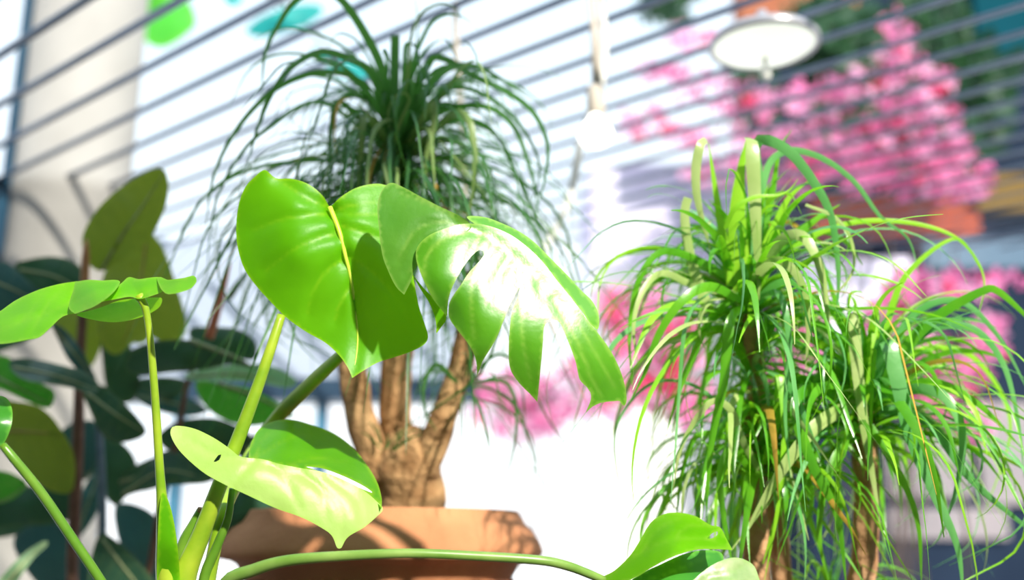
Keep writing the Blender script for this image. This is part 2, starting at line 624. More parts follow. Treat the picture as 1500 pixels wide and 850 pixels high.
# back wall panel, beam and window under it
Yw = 4.25
a, b = PY(150, 350, Yw), PY(690, 556, Yw)
mb = MB()
mb.box((a.x, Yw, b.z), (b.x, Yw + .1, a.z))
structure(mb.build('wall_back', M['wallblue'], smooth=False))
c = PY(690, 588, Yw)
mb = MB()
mb.box((a.x, Yw - .04, c.z), (b.x + .02, Yw + .12, b.z))
structure(mb.build('trim_1', M['navy'], smooth=False))
win = MB()
zb = PY(0, 790, Yw).z
for px in (150, 262, 470):
    q = PY(px, 600, Yw)
    win.box((q.x - .02, Yw, .2), (q.x + .02, Yw + .08, c.z))
win.box((a.x, Yw, .2), (b.x, Yw + .08, .3))
structure(win.build('window_1', M['tealframe'], smooth=False))

# left-hand window bay
mb = MB()
q0, q1 = PY(-60, 280, 3.3), PY(20, 0, 3.3)
mb.box((q0.x, 3.3, 0), (PY(22, 200, 3.3).x, 3.38, PY(0, 285, 3.3).z))
mb.box((PY(14, 200, 3.3).x, 3.28, 0), (PY(28, 200, 3.3).x, 3.4, 4.0))
mb.box((q0.x, 3.28, PY(0, 285, 3.3).z), (PY(22, 200, 3.3).x, 3.4, PY(0, 262, 3.3).z))
structure(mb.build('window_2', M['darkteal'], smooth=False))

# benches below the frame, carrying the pots
def bench(x0, x1, y0, y1, h, label):
    t = thing('bench', ((x0 + x1) / 2, (y0 + y1) / 2, 0), label, 'bench')
    m_ = MB()
    m_.box((x0, y0, h - .04), (x1, y1, h))
    m_.build('bench_top', M['wood'], t, smooth=False)
    for lx in (x0 + .03, x1 - .07):
        for ly in (y0 + .03, y1 - .07):
            m_ = MB()
            m_.box((lx, ly, 0), (lx + .04, ly + .04, h - .04))
            m_.build('leg', M['wood'], t, smooth=False)
    return t


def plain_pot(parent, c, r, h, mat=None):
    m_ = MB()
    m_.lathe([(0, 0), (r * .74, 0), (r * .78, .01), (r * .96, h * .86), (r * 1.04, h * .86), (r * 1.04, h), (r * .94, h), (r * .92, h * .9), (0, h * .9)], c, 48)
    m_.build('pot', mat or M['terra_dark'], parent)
    m_ = MB()
    m_.lathe([(r * .915, h * .9), (r * .5, h * .925), (0, h * .93)], c, 32)
    m_.build('soil', M['soil'], parent)


# ------------------------------------------------------------------ monstera
mc = P(285, 1000, 1.16)
MZ = .70
mon = thing('monstera', (mc.x, mc.y, MZ), 'glossy bright green monstera with big heart-shaped and split leaves in front of the terracotta pot', 'plant')
plain_pot(mon, (mc.x, mc.y, MZ), .13, .25)

# heart leaf
heart_out = [(483, 304, 1), (472, 286), (452, 270), (428, 262), (404, 261), (388, 249), (372, 260), (359, 275), (350, 298), (346, 330), (348, 362), (358, 394),
             (376, 420), (396, 442), (420, 466), (448, 486), (476, 502), (496, 520), (509, 538), (516, 554, 1), (528, 546), (552, 532), (576, 524), (600, 516),
             (620, 506), (627, 494), (622, 474), (614, 450), (608, 420), (602, 385), (594, 340), (586, 300), (577, 278), (560, 270), (542, 270), (520, 276), (500, 288), (489, 298)]
heart_ctrl = [(483, 304, 1.205), (346, 330, 1.215), (388, 249, 1.20), (404, 261, 1.205), (516, 554, 1.165), (627, 494, 1.215), (560, 270, 1.235), (594, 340, 1.225), (430, 370, 1.175),
              (430, 300, 1.19), (505, 400, 1.19), (560, 420, 1.19), (448, 486, 1.19), (560, 510, 1.19), (376, 420, 1.20), (525, 310, 1.205)]
hv = [[(483, 304), (497, 340), (506, 376), (515, 412), (520, 450), (524, 490), (522, 522), (517, 550)], [(483, 304), (452, 292), (424, 274), (400, 258)], [(484, 312), (450, 316), (410, 322), (370, 338)], [(494, 342), (464, 350), (424, 370), (388, 398)],
      [(506, 378), (480, 396), (460, 424), (450, 458)], [(488, 308), (520, 300), (552, 297)], [(489, 312), (530, 313), (575, 314)], [(498, 330), (528, 340), (556, 350), (590, 362)],
      [(508, 374), (540, 394), (576, 430), (600, 470)], [(516, 420), (500, 440), (490, 470)]]
sheet('leaf', heart_out, heart_ctrl, M['monstera'], mon, hv, [(483, 304), (497, 340), (506, 376), (515, 412), (520, 450), (524, 490), (522, 522), (517, 550)],
      g=5.0, ribw=8, groove=.0045, gw=9, vw=1.7, vstr=.45)['label'] = 'big bright green heart-shaped leaf'

# split leaf: near half with three slits
split_out = [(680, 328), (655, 334), (630, 344), (614, 358), (609, 374), (615, 398), (632, 434), (645, 452), (655, 464, 1), (656, 446), (660, 428), (668, 410), (681, 388),
             (694, 372), (704, 366), (709, 372), (703, 382), (688, 398), (676, 416), (662, 436), (657, 452), (659, 468), (672, 486), (684, 501), (693, 516), (698, 533), (699, 551, 1),
             (708, 528), (724, 502), (736, 474), (746, 448), (757, 428), (762, 420, 1), (758, 436), (750, 456), (746, 490), (745, 521), (748, 542), (760, 561), (776, 577), (787, 589, 1),
             (791, 550), (795, 508), (797, 480), (804, 471), (812, 469), (820, 473), (832, 500), (843, 530), (849, 556), (860, 568), (866, 582), (858, 605, 1), (868, 596), (882, 590), (900, 588), (908, 588),
             (914, 595), (918, 585), (914, 559), (904, 532), (892, 510), (876, 488), (858, 466), (838, 438), (815, 410), (795, 384), (770, 360), (744, 342), (712, 330)]
def glint(x, y, dd=0.0):
    return (x, y, 1.11 + .00019 * (x - 740) - .00031 * (y - 430) + dd)


split_ctrl = [glint(680, 328), glint(609, 374, .016), glint(655, 464, .03), glint(630, 344, .004), glint(640, 400, 0), glint(640, 440, .016), glint(699, 551, .055), glint(694, 470, .008), glint(700, 430), glint(720, 400), glint(787, 589, .06), glint(770, 530, .022),
              glint(768, 480, .003), glint(780, 430), glint(760, 365), glint(820, 420, .002), glint(858, 466, .006), glint(858, 605, .06), glint(870, 550, .026), glint(916, 580, .06), glint(845, 500, .006), glint(712, 330), glint(690, 510, .026), glint(665, 430, .004)]
sv = [[(682, 333), (720, 348), (760, 382), (800, 420), (840, 466), (875, 520), (900, 570)], [(690, 338), (650, 350), (628, 372), (622, 400), (640, 440)], [(702, 344), (690, 372), (675, 400)], [(725, 360), (700, 392), (690, 430), (694, 500)],
      [(745, 380), (728, 410), (712, 450)], [(760, 395), (764, 440), (766, 500), (778, 560)], [(790, 420), (800, 450)], [(810, 440), (840, 490), (865, 550), (880, 580)]]
lf = sheet('leaf', split_out, split_ctrl, M['monstera_gloss'], mon, sv, None,
           g=5.5, ribw=4, groove=.0014, gw=8, vw=2.2, ribmat=M['monstera_gloss'], ripple=.0008)
lf['label'] = 'glossy deeply split leaf catching white sunlight'
# folded-back basal lobe of the split leaf and the far half
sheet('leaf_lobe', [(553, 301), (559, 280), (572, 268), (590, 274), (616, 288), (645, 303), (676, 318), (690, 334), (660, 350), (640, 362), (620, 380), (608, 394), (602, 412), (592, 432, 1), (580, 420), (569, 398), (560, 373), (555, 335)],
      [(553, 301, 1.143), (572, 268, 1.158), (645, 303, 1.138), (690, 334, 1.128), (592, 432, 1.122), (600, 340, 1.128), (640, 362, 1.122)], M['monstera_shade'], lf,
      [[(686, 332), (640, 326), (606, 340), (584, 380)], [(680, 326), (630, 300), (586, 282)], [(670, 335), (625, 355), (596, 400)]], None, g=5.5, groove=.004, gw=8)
sheet('leaf_lobe', [(684, 318), (709, 318), (735, 327), (762, 340), (784, 356), (805, 377), (830, 402), (850, 424), (868, 442), (877, 462), (876, 482), (866, 476), (852, 456), (834, 434), (808, 402), (780, 372), (744, 348), (706, 334)],
      [(684, 318, 1.16), (762, 340, 1.175), (850, 424, 1.17), (877, 462, 1.16), (876, 482, 1.155), (780, 372, 1.158), (706, 334, 1.15), (834, 434, 1.153)], M['monstera_gloss'], lf, g=5.5)
sheet('leaf_lobe', [(604, 402), (612, 412), (626, 428), (640, 440), (652, 458), (653, 470), (646, 480), (639, 489, 1), (638, 470), (630, 446), (616, 424)],
      [(604, 402, 1.135), (639, 489, 1.125), (652, 458, 1.125), (626, 428, 1.13)], M['monstera'], lf, g=5.5)

# lower folded leaf
def glint2(x, y, dd=0.0):
    return (x, y, 1.12 + .00019 * (x - 400) - .00034 * (y - 730) + dd)


low_front = [(364, 671, 1), (385, 673), (410, 680), (440, 686), (470, 691), (500, 702), (533, 719), (553, 736), (561, 746), (553, 756), (533, 773), (510, 787), (500, 803, 1), (494, 803),
             (486, 785), (470, 773), (441, 758), (402, 744), (359, 724), (325, 708), (296, 691), (266, 664), (252, 643), (250, 630), (258, 624), (284, 628), (312, 641), (336, 657), (350, 668)]
low_ctrl = [glint2(364, 671), glint2(500, 803, .01), glint2(402, 744, .006), glint2(325, 708, .004), glint2(252, 643, .016), glint2(284, 628, .014), glint2(440, 686), glint2(520, 760), glint2(440, 730, -.004), glint2(380, 700, -.004),
            glint2(533, 773, .006), glint2(410, 680), glint2(490, 740, -.002), glint2(553, 736, .012), glint2(500, 702, .002)]
lv = [[(372, 674), (420, 690), (470, 715), (500, 750), (498, 792)], [(400, 682), (420, 705), (440, 745)], [(440, 690), (470, 720), (480, 765)], [(360, 674), (320, 668), (280, 648)], [(480, 698), (520, 730), (530, 765)], [(372, 676), (350, 700), (340, 712)]]
lw = sheet('leaf', low_front, low_ctrl, M['monstera_pale'], mon, lv, None, g=5.0, groove=.002, vstr=.3,
           holes=[[(313, 677), (320, 667), (324, 666), (321, 674)]])
lw['label'] = 'pale sunlit leaf folded along its midrib'
low_back = [(364, 671, 1), (366, 655), (370, 644), (380, 628), (398, 618), (427, 615), (455, 622), (489, 635), (518, 657), (540, 685), (553, 708), (559, 730), (559, 746, 1), (550, 734), (533, 720), (500, 703), (470, 692), (440, 687), (410, 681), (385, 674)]
sheet('leaf_half', low_back, [(364, 671, 1.142), (427, 615, 1.33), (518, 657, 1.32), (556, 715, 1.22), (559, 746, 1.15), (380, 628, 1.30), (480, 655, 1.28), (440, 687, 1.152), (500, 703, 1.16), (410, 650, 1.23), (533, 720, 1.158), (410, 681, 1.148)],
      M['monstera'], lw, [[(372, 672), (400, 655), (430, 640), (460, 634)], [(420, 682), (460, 672), (510, 676)], [(374, 668), (384, 645), (402, 628)]], None, g=5.0, groove=.003, vstr=.3,
      holes=[[(449, 684), (474, 687), (506, 699), (534, 713), (545, 722), (522, 713), (490, 698), (466, 690)]])['label'] = 'greener half of the leaf behind the fold'

# edge-on leaf at the left
ll_ = sheet('leaf', [(-50, 480), (-20, 466), (0, 456), (23, 440), (53, 426), (83, 417), (113, 412, 1), (110, 424), (104, 438), (102, 450), (112, 459, 1), (92, 464), (74, 480), (58, 494), (40, 498), (12, 503), (-10, 504), (-40, 500)],
            [(-50, 480, 1.15), (23, 440, 1.20), (83, 417, 1.23), (113, 412, 1.24), (104, 440, 1.20), (112, 459, 1.16), (74, 480, 1.08), (58, 494, 1.05), (-10, 504, 1.06), (40, 460, 1.12), (0, 475, 1.11)], M['monstera_soft'], mon,
            [[(110, 440), (60, 462), (0, 482), (-40, 490)], [(60, 462), (74, 440), (98, 420)], [(30, 472), (50, 450), (60, 430)], [(60, 464), (50, 480), (44, 494)]], None, g=4.5, groove=.004, gw=6, vw=1.6, vstr=.25, ripple=.003)
sheet('leaf_lobe', [(110, 413, 1), (130, 410), (151, 411), (168, 410), (176, 413), (170, 424), (158, 436), (140, 448), (124, 455), (110, 460, 1), (101, 452), (103, 438), (108, 424)],
      [(113, 412, 1.225), (151, 411, 1.20), (176, 413, 1.17), (158, 436, 1.09), (124, 455, 1.08), (104, 440, 1.17), (140, 428, 1.12)], M['monstera_soft'], ll_,
      [[(106, 444), (130, 434), (168, 416)], [(120, 450), (145, 440), (165, 424)]], None, g=4.5, groove=.003, vstr=.25)
sheet('leaf_lobe', [(146, 442), (160, 432), (172, 420), (180, 413), (189, 406), (203, 409), (218, 407), (233, 406), (238, 411), (234, 420), (238, 427), (224, 433), (206, 438), (190, 435), (172, 438)],
      [(146, 442, 1.12), (189, 406, 1.21), (233, 406, 1.19), (206, 438, 1.13), (210, 420, 1.15), (172, 438, 1.12), (238, 427, 1.14)], M['monstera_soft'], ll_,
      [[(206, 436), (198, 424), (190, 410)], [(208, 436), (222, 424), (234, 414)], [(202, 436), (176, 430)]], None, g=4.5, groove=.003, vstr=.25)
sheet('leaf_lobe', [(230, 408), (236, 406), (245, 410), (256, 409), (270, 407), (284, 404), (288, 412), (279, 423), (262, 429), (246, 431), (239, 427), (234, 420)],
      [(230, 408, 1.18), (250, 412, 1.15), (284, 404, 1.15), (288, 412, 1.13), (262, 429, 1.08), (239, 427, 1.10), (258, 418, 1.10)], M['monstera_soft'], ll_, [[(236, 420), (260, 416), (284, 408)]], None, g=4.5, groove=.002, vstr=.2)
ll_['label'] = 'wavy leaf seen edge-on at the left frame edge'
sheet('leaf_underside', [(112, 461), (143, 452), (176, 440), (206, 437), (226, 436), (237, 437), (235, 448), (224, 457), (203, 466), (173, 472), (143, 470)],
      [(112, 461, 1.13), (206, 437, 1.145), (173, 472, 1.22), (237, 437, 1.19)], M['monstera_soft'], ll_, [[(206, 440), (170, 452), (130, 462)]], None, g=5.5)
# small leaf cut by the frame
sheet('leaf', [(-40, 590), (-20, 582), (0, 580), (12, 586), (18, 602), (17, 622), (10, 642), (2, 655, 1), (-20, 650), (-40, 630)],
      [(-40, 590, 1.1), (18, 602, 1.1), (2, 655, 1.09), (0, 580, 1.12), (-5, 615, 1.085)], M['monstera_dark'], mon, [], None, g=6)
# leaves at the lower right
rl = sheet('leaf', [(880, 848), (900, 836), (922, 815), (938, 791), (953, 766), (971, 754), (992, 751), (1018, 756), (1040, 769), (1055, 773), (1064, 789), (1073, 806, 1), (1050, 805), (1018, 806), (986, 816), (958, 830), (932, 846), (905, 855)],
           [(880, 848, 1.14), (953, 766, 1.20), (1018, 756, 1.22), (1073, 806, 1.16), (958, 830, 1.10), (990, 790, 1.13), (932, 846, 1.10)], M['monstera_soft'], mon,
           [[(885, 848), (930, 815), (980, 792), (1030, 790), (1070, 804)], [(940, 808), (965, 775), (1000, 756)], [(985, 791), (1010, 770), (1040, 772)]], None, g=5.5, groove=.003, vstr=.4,
           holes=[[(1036, 789), (1044, 781), (1051, 779), (1050, 785), (1042, 789)]])
rl['label'] = 'small bright green leaf arching at lower right'
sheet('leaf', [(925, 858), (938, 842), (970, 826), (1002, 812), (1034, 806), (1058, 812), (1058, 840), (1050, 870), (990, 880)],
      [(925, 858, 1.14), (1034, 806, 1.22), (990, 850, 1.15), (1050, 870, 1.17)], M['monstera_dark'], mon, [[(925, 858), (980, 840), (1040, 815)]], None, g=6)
sheet('leaf', [(1000, 870), (1020, 846), (1047, 826), (1076, 817), (1100, 825), (1110, 842), (1112, 870), (1060, 885)],
      [(1000, 870, 1.08), (1047, 826, 1.10), (1110, 842, 1.11), (1060, 850, 1.085)], M['monstera_cream'], mon, [[(1010, 866), (1050, 846), (1100, 828)], [(1050, 846), (1080, 850)], [(1030, 856), (1050, 830)]], None, g=6, groove=.004)

# petioles run down to the pot
BX, BY, BD = 285, 1090, 1.16
stalk('petiole', [(412, 462, 1.19, 13), (400, 500, 1.18, 15), (378, 565, 1.17, 18), (350, 640, 1.16, 21), (322, 710, 1.15, 23), (296, 780, 1.15, 27), (270, 850, 1.15, 34), (265, 930, 1.15, 38), (278, 1010, 1.15, 30), (280, 1060, 1.16, 26)], M['petiole'], mon)
stalk('petiole', [(520, 500, 1.25, 15), (500, 520, 1.27, 17), (470, 548, 1.31, 20), (437, 580, 1.35, 22), (408, 610, 1.37, 22), (372, 660, 1.34, 21), (345, 710, 1.24, 21), (325, 760, 1.18, 20), (306, 850, 1.17, 20), (295, 960, 1.17, 22), (290, 1060, 1.16, 20)], M['petiole'], mon)
stalk('petiole', [(340, 716, 1.165, 9), (334, 760, 1.165, 12), (318, 800, 1.165, 14), (298, 856, 1.165, 17), (294, 960, 1.165, 18), (290, 1060, 1.16, 16)], M['petiole_dark'], mon)
stalk('petiole', [(203, 433, 1.14, 14), (212, 448, 1.14, 11), (218, 480, 1.14, 10), (223, 530, 1.14, 11), (229, 610, 1.14, 12), (234, 690, 1.14, 13), (238, 740, 1.14, 17), (243, 790, 1.14, 28), (246, 850, 1.14, 34), (256, 950, 1.14, 36), (275, 1060, 1.15, 26)], M['petiole'], mon)
# leaf sheath along that petiole
sheet('petiole_sheath', [(238, 722), (246, 732), (254, 760), (260, 800), (264, 850), (268, 900), (236, 900), (230, 850), (231, 790), (234, 740)],
      [(238, 722, 1.132), (264, 850, 1.132), (230, 850, 1.13), (246, 800, 1.118), (250, 900, 1.115)], M['monstera'], mon, [], None, g=6)
stalk('petiole', [(4, 652, 1.09, 11), (20, 672, 1.09, 13), (60, 722, 1.10, 14), (105, 788, 1.11, 14), (150, 855, 1.12, 14), (215, 960, 1.14, 14), (270, 1060, 1.15, 14)], M['petiole_dark'], mon)
st = stalk('petiole', [(294, 748, 1.17, 12), (284, 768, 1.17, 15), (268, 800, 1.17, 17), (262, 850, 1.17, 19), (272, 960, 1.17, 20), (285, 1060, 1.16, 18)], M['petiole_dark'], mon)
st['label'] = 'cut-off stub of a petiole'
mb = MB()
mb.tube([P(294, 750, 1.17), P(295.5, 745, 1.17)], [.0052, .0046], 12)
mb.build('cut_end', M['bark_cut'], st)
stalk('petiole', [(884, 850, 1.13, 12), (860, 840, 1.12, 13), (830, 829, 1.11, 14), (790, 821, 1.10, 14), (700, 815, 1.09, 14), (600, 811, 1.08, 14), (500, 815, 1.08, 15), (420, 822, 1.09, 17), (370, 836, 1.10, 19), (330, 856, 1.11, 20), (305, 930, 1.13, 20), (292, 1060, 1.16, 18)], M['petiole_mid'], mon)

# ------------------------------------------------------------------ strap-leaved palms
def arch(base, az, el, L, droop, n=18, wig=.0, r=random):
    u_ = r.random()
    tmin = r.uniform(-1.5, -1.1) if u_ < .45 else (r.uniform(-1.1, -.8) if u_ < .65 else -2.7)
    pts = [base.copy()]
    th = el
    p = base.copy()
    st_ = L / n
    a = az
    for i in range(n):
        t = i / n
        p = p + st_ * Vector((math.cos(th) * math.cos(a), math.cos(th) * math.sin(a), math.sin(th)))
        th = max(th - droop * (0.35 + 1.5 * t) / n, tmin)
        a += wig * r.uniform(-1, 1)
        pts.append(p.copy())
    return pts


def rosette(mb, c, n, L, W, el=(.1, 1.4), droop=(1.6, 3.4), mats=1, weights=None, az=None, stem=.06, seed=1, skirt=.25, wig=.10):
    r = random.Random(seed)
    for i in range(n):
        a = r.uniform(0, 2 * math.pi) if az is None else r.uniform(*az)
        u = r.random()
        e = el[0] + (el[1] - el[0]) * u
        base = c + Vector((math.cos(a) * .012, math.sin(a) * .012, -stem + stem * 1.4 * u))
        if r.random() < skirt:
            e = r.uniform(-.5, .25)
        ll = L * r.uniform(.5, 1.15) * (1 - .35 * max(0, e))
        pts = arch(base, a, e, ll, r.uniform(*droop), wig=wig, r=r)
        tw = r.uniform(-.5, .5)
        tw2 = r.uniform(-1.6, 1.6)
        hz = Vector((-math.sin(a), math.cos(a), 0))

        def wid(t, tg, hz=hz, tw=tw, tw2=tw2):
            q = tw + tw2 * t
            return math.cos(q) * hz + math.sin(q) * tg.cross(hz)
        mi = r.choices(range(mats), weights)[0] if mats > 1 else 0
        mb.ribbon(pts, W * r.uniform(.55, 1.15), wid, mi=mi)


def blade(mb, pts, w, mi=0, blunt=False, twist=0.0, tilt=0.0, prof=None):
    """pts (px, py, depth); w full width in px at the blade's widest"""
    line = catmull(pts, 9.0)
    p3 = [P(*a) for a in line]
    dm = float(np.mean(line[:, 2]))

    def wid(t, tg):
        q = tilt + twist * t
        side = tg.cross(FV)
        if side.length < 1e-4:
            side = RV.copy()
        side.normalize()
        return math.cos(q) * side + math.sin(q) * tg.cross(side)
    mb.ribbon(p3, w * dm / FPX, wid, mi=mi, blunt=blunt, prof=prof)


# ---- left palm in the terracotta pot
DP = 1.72
pb = P(558, 812, DP)          # lip of the pot
POTZ = .70
palm = thing('potted_palm', (pb.x, pb.y, POTZ), 'ponytail palm with three bare trunks and arching dark green crown, planted in the terracotta pot', 'plant')
RL = 241 * DP / FPX * .985
RT = 207 * DP / FPX * .985
zl = P(556, 808, pb.y / math.cos(PITCH)).z
zl = PY(556, 806, pb.y).z
zt = PY(556, 750, pb.y).z
pc = (pb.x, pb.y, 0)
m_ = MB()
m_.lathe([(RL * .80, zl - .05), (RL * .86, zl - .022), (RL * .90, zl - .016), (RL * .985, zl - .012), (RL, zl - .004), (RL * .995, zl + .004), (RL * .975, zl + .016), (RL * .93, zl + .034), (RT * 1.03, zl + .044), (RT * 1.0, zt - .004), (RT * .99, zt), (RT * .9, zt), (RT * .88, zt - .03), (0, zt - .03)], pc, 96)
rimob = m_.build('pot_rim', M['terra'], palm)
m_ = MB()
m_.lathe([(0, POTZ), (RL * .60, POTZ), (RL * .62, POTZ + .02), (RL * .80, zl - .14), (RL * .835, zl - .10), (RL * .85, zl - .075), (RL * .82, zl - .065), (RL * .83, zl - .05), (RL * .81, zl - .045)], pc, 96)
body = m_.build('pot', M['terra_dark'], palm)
m_ = MB()
for j in range(44):
    q = 2 * math.pi * j / 44
    cx, cy = pc[0] + RL * .838 * math.cos(q), pc[1] + RL * .838 * math.sin(q)
    m_.tube([(cx, cy, zl - .062), (cx + .004 * math.cos(q), cy + .004 * math.sin(q), zl - .078), (cx, cy, zl - .096)], [.004, .010, .004], 8)
m_.build('relief_band', M['terra_dark'], body)
m_ = MB()
m_.lathe([(RT * .88, zt - .022), (RT * .5, zt - .012), (0, zt - .01)], pc, 40)
m_.build('soil', M['soil'], palm)


def trunk(parent, pts, mat, name='trunk', wob=.16, seed=0.0, wsc=30, n=28, step=5.0):
    line = catmull(pts, step)
    mb = MB()
    mb.tube([P(a[0], a[1], a[2]) for a in line], [a[3] * a[2] / FPX * .5 for a in line], n, wob=wob, seed=seed, wsc=wsc)
    return mb.build(name, mat, parent)


trunk(palm, [(604, 800, 1.70, 120), (603, 762, 1.70, 104), (602, 745, 1.70, 96), (601, 715, 1.70, 96), (599, 685, 1.70, 104), (596, 660, 1.70, 98), (592, 638, 1.70, 66), (590, 625, 1.70, 30)], M['trunk'], 'trunk_base', .22, 3, 24)
trunk(palm, [(560, 700, 1.69, 50), (548, 668, 1.69, 52), (534, 630, 1.69, 46), (524, 590, 1.69, 42), (519, 555, 1.69, 42), (514, 500, 1.70, 40), (520, 430, 1.72, 38), (545, 350, 1.74, 36), (560, 300, 1.75, 34)], M['trunk'], seed=8)
trunk(palm, [(590, 690, 1.72, 46), (582, 650, 1.72, 48), (579, 610, 1.72, 46), (580, 560, 1.72, 45), (583, 500, 1.72, 44), (586, 420, 1.72, 42), (585, 340, 1.72, 46), (584, 270, 1.72, 40), (583, 215, 1.72, 26)], M['trunk'], seed=15)
trunk(palm, [(622, 690, 1.68, 44), (632, 660, 1.67, 44), (650, 610, 1.66, 40), (664, 570, 1.66, 38), (676, 530, 1.66, 36), (684, 490, 1.66, 36), (690, 440, 1.67, 34), (694, 400, 1.68, 26)], M['trunk'], seed=22)
c1 = P(583, 215, 1.72)
mb = MB()
rosette(mb, c1, 380, .51, .0078, el=(-.3, 1.15), droop=(2.0, 4.6), mats=3, weights=(8, 1, .2), stem=.11, seed=3, skirt=.3, wig=.16)
rosette(mb, c1, 60, .30, .013, el=(-.3, .9), droop=(2.0, 3.6), mats=2, weights=(6, 1), stem=.12, seed=4, skirt=.3)
D = 1.66
for pts, w_, mi, bl in [
    ([(578, 300, D), (579, 200, D), (578, 120, D), (579, 52, D)], 18, 0, True),
    ([(578, 200, 1.7), (562, 110, 1.68), (535, 50, 1.66), (500, 0, 1.64), (468, -14, 1.63), (430, 4, 1.62), (403, 45, 1.62), (388, 80, 1.62), (383, 140, 1.62)], 15, 0, False),
    ([(574, 190, 1.7), (545, 110, 1.66), (510, 86, 1.62), (470, 76, 1.6), (430, 96, 1.58), (402, 130, 1.56), (380, 180, 1.56), (358, 255, 1.56)], 13, 0, False),
    ([(570, 190, 1.7), (525, 118, 1.66), (470, 106, 1.62), (420, 121, 1.6), (380, 150, 1.6), (340, 200, 1.6), (312, 262, 1.6), (300, 345, 1.6)], 10, 0, False),
    ([(594, 190, 1.7), (625, 96, 1.68), (650, 86, 1.66), (695, 112, 1.64), (745, 136, 1.64), (782, 166, 1.62), (802, 212, 1.62), (798, 262, 1.62), (784, 315, 1.62)], 12, 0, False),
    ([(594, 200, 1.7), (650, 162, 1.68), (710, 156, 1.66), (750, 182, 1.65), (772, 232, 1.64), (786, 290, 1.64), (784, 335, 1.64)], 11, 0, False),
    ([(594, 190, 1.7), (640, 110, 1.7), (690, 96, 1.72), (740, 120, 1.74), (780, 150, 1.76)], 14, 0, False),
    ([(600, 210, 1.66), (625, 165, 1.6), (636, 150, 1.58), (634, 190, 1.57), (624, 235, 1.57), (622, 290, 1.57)], 12, 1, False),
    ([(600, 230, 1.66), (660, 170, 1.6), (686, 175, 1.56), (696, 230, 1.55), (692, 290, 1.55), (680, 330, 1.55)], 13, 1, False),
    ([(575, 220, 1.66), (540, 170, 1.6), (530, 190, 1.58), (528, 250, 1.57), (520, 300, 1.57)], 12, 1, False),
    ([(570, 220, 1.66), (500, 150, 1.6), (486, 180, 1.58), (482, 240, 1.57), (478, 300, 1.57)], 10, 0, False),
    ([(590, 250, 1.66), (580, 200, 1.6), (600, 145, 1.58), (586, 137, 1.57), (573, 150, 1.57), (568, 175, 1.57), (573, 194, 1.57)], 6, 1, False),
    ([(566, 220, 1.7), (470, 150, 1.64), (390, 190, 1.6), (350, 230, 1.6), (318, 290, 1.6), (306, 360, 1.6), (304, 415, 1.6)], 7, 0, False),
    ([(600, 215, 1.68), (660, 130, 1.66), (740, 160, 1.64), (790, 240, 1.64), (770, 320, 1.64)], 8, 0, False),
    ([(600, 215, 1.68), (605, 110, 1.7), (612, 40, 1.72), (606, -15, 1.72)], 5, 0, False),
]:
    blade(mb, pts, w_, mi, bl, twist=random.uniform(-.4, .4))
cr = mb.build('leaf_crown', [M['palm_l'], M['palm_l_pale'], M['palm_dry']], palm)
# side shoots low on the trunks
mb = MB()
rosette(mb, P(682, 560, 1.64), 26, .22, .006, el=(-.2, 1.2), droop=(2, 4), stem=.03, seed=9)
for pts, w_ in [([(668, 560, 1.62), (640, 534, 1.6), (622, 560, 1.6), (622, 600, 1.6), (640, 632, 1.6)], 8), ([(690, 560, 1.62), (740, 560, 1.6), (756, 600, 1.6), (752, 660, 1.6), (735, 720, 1.6)], 6),
                ([(690, 550, 1.62), (730, 520, 1.6), (770, 545, 1.6), (800, 610, 1.6), (838, 665, 1.6)], 5)]:
    blade(mb, pts, w_)
mb.build('side_shoot', [M['palm_l']], palm)
mb = MB()
rosette(mb, P(568, 652, 1.64), 12, .07, .006, el=(.6, 1.5), droop=(.4, 1.4), stem=.01, seed=5, skirt=0)
mb.build('side_shoot', [M['palm_l']], palm)

# ---- right palm
DR = 1.44
rp_ = P(1180, 1010, DR)
RZ = .70
rpalm = thing('potted_palm', (rp_.x, rp_.y, RZ), 'bright green ponytail palm with three tufted crowns on brown trunks at the right', 'plant')
plain_pot(rpalm, (rp_.x, rp_.y, RZ), .17, .24)
trunk(rpalm, [(1140, 1040, DR, 52), (1120, 950, DR, 46), (1110, 850, DR, 40), (1106, 780, DR, 37), (1104, 730, DR, 36), (1106, 640, DR + .02, 32), (1108, 560, DR + .02, 28), (1100, 480, DR, 26), (1096, 420, DR, 20)], M['trunk_r'], seed=31)
trunk(rpalm, [(1170, 1040, DR + .05, 46), (1158, 940, DR + .05, 36), (1146, 850, DR + .05, 31), (1140, 790, DR + .05, 30), (1130, 720, DR + .04, 26), (1122, 690, DR + .04, 20)], M['trunk_r'], seed=38)
trunk(rpalm, [(1215, 1040, DR, 48), (1240, 940, DR, 42), (1262, 850, DR, 39), (1268, 790, DR, 38), (1270, 720, DR, 37), (1268, 680, DR, 38), (1266, 620, DR, 32), (1265, 580, DR, 22)], M['trunk_r'], seed=45)
RM = [M['palm_r'], M['palm_r_lime'], M['palm_r_pale'], M['palm_r_cool'], M['palm_dry']]
ca, cb, cc_ = P(1094, 415, DR), P(1266, 575, DR), P(1114, 650, DR + .02)
mb = MB()
rosette(mb, ca, 130, .33, .0150, el=(.0, 1.5), droop=(.6, 3.2), mats=5, weights=(6, 5, .9, 2, .1), stem=.07, seed=11, skirt=.12)
rosette(mb, ca, 80, .46, .0065, el=(.1, 1.2), droop=(1.8, 4.6), mats=5, weights=(6, 3, .6, 3, .1), stem=.07, seed=111, skirt=.15, wig=.16)
D = DR - .04
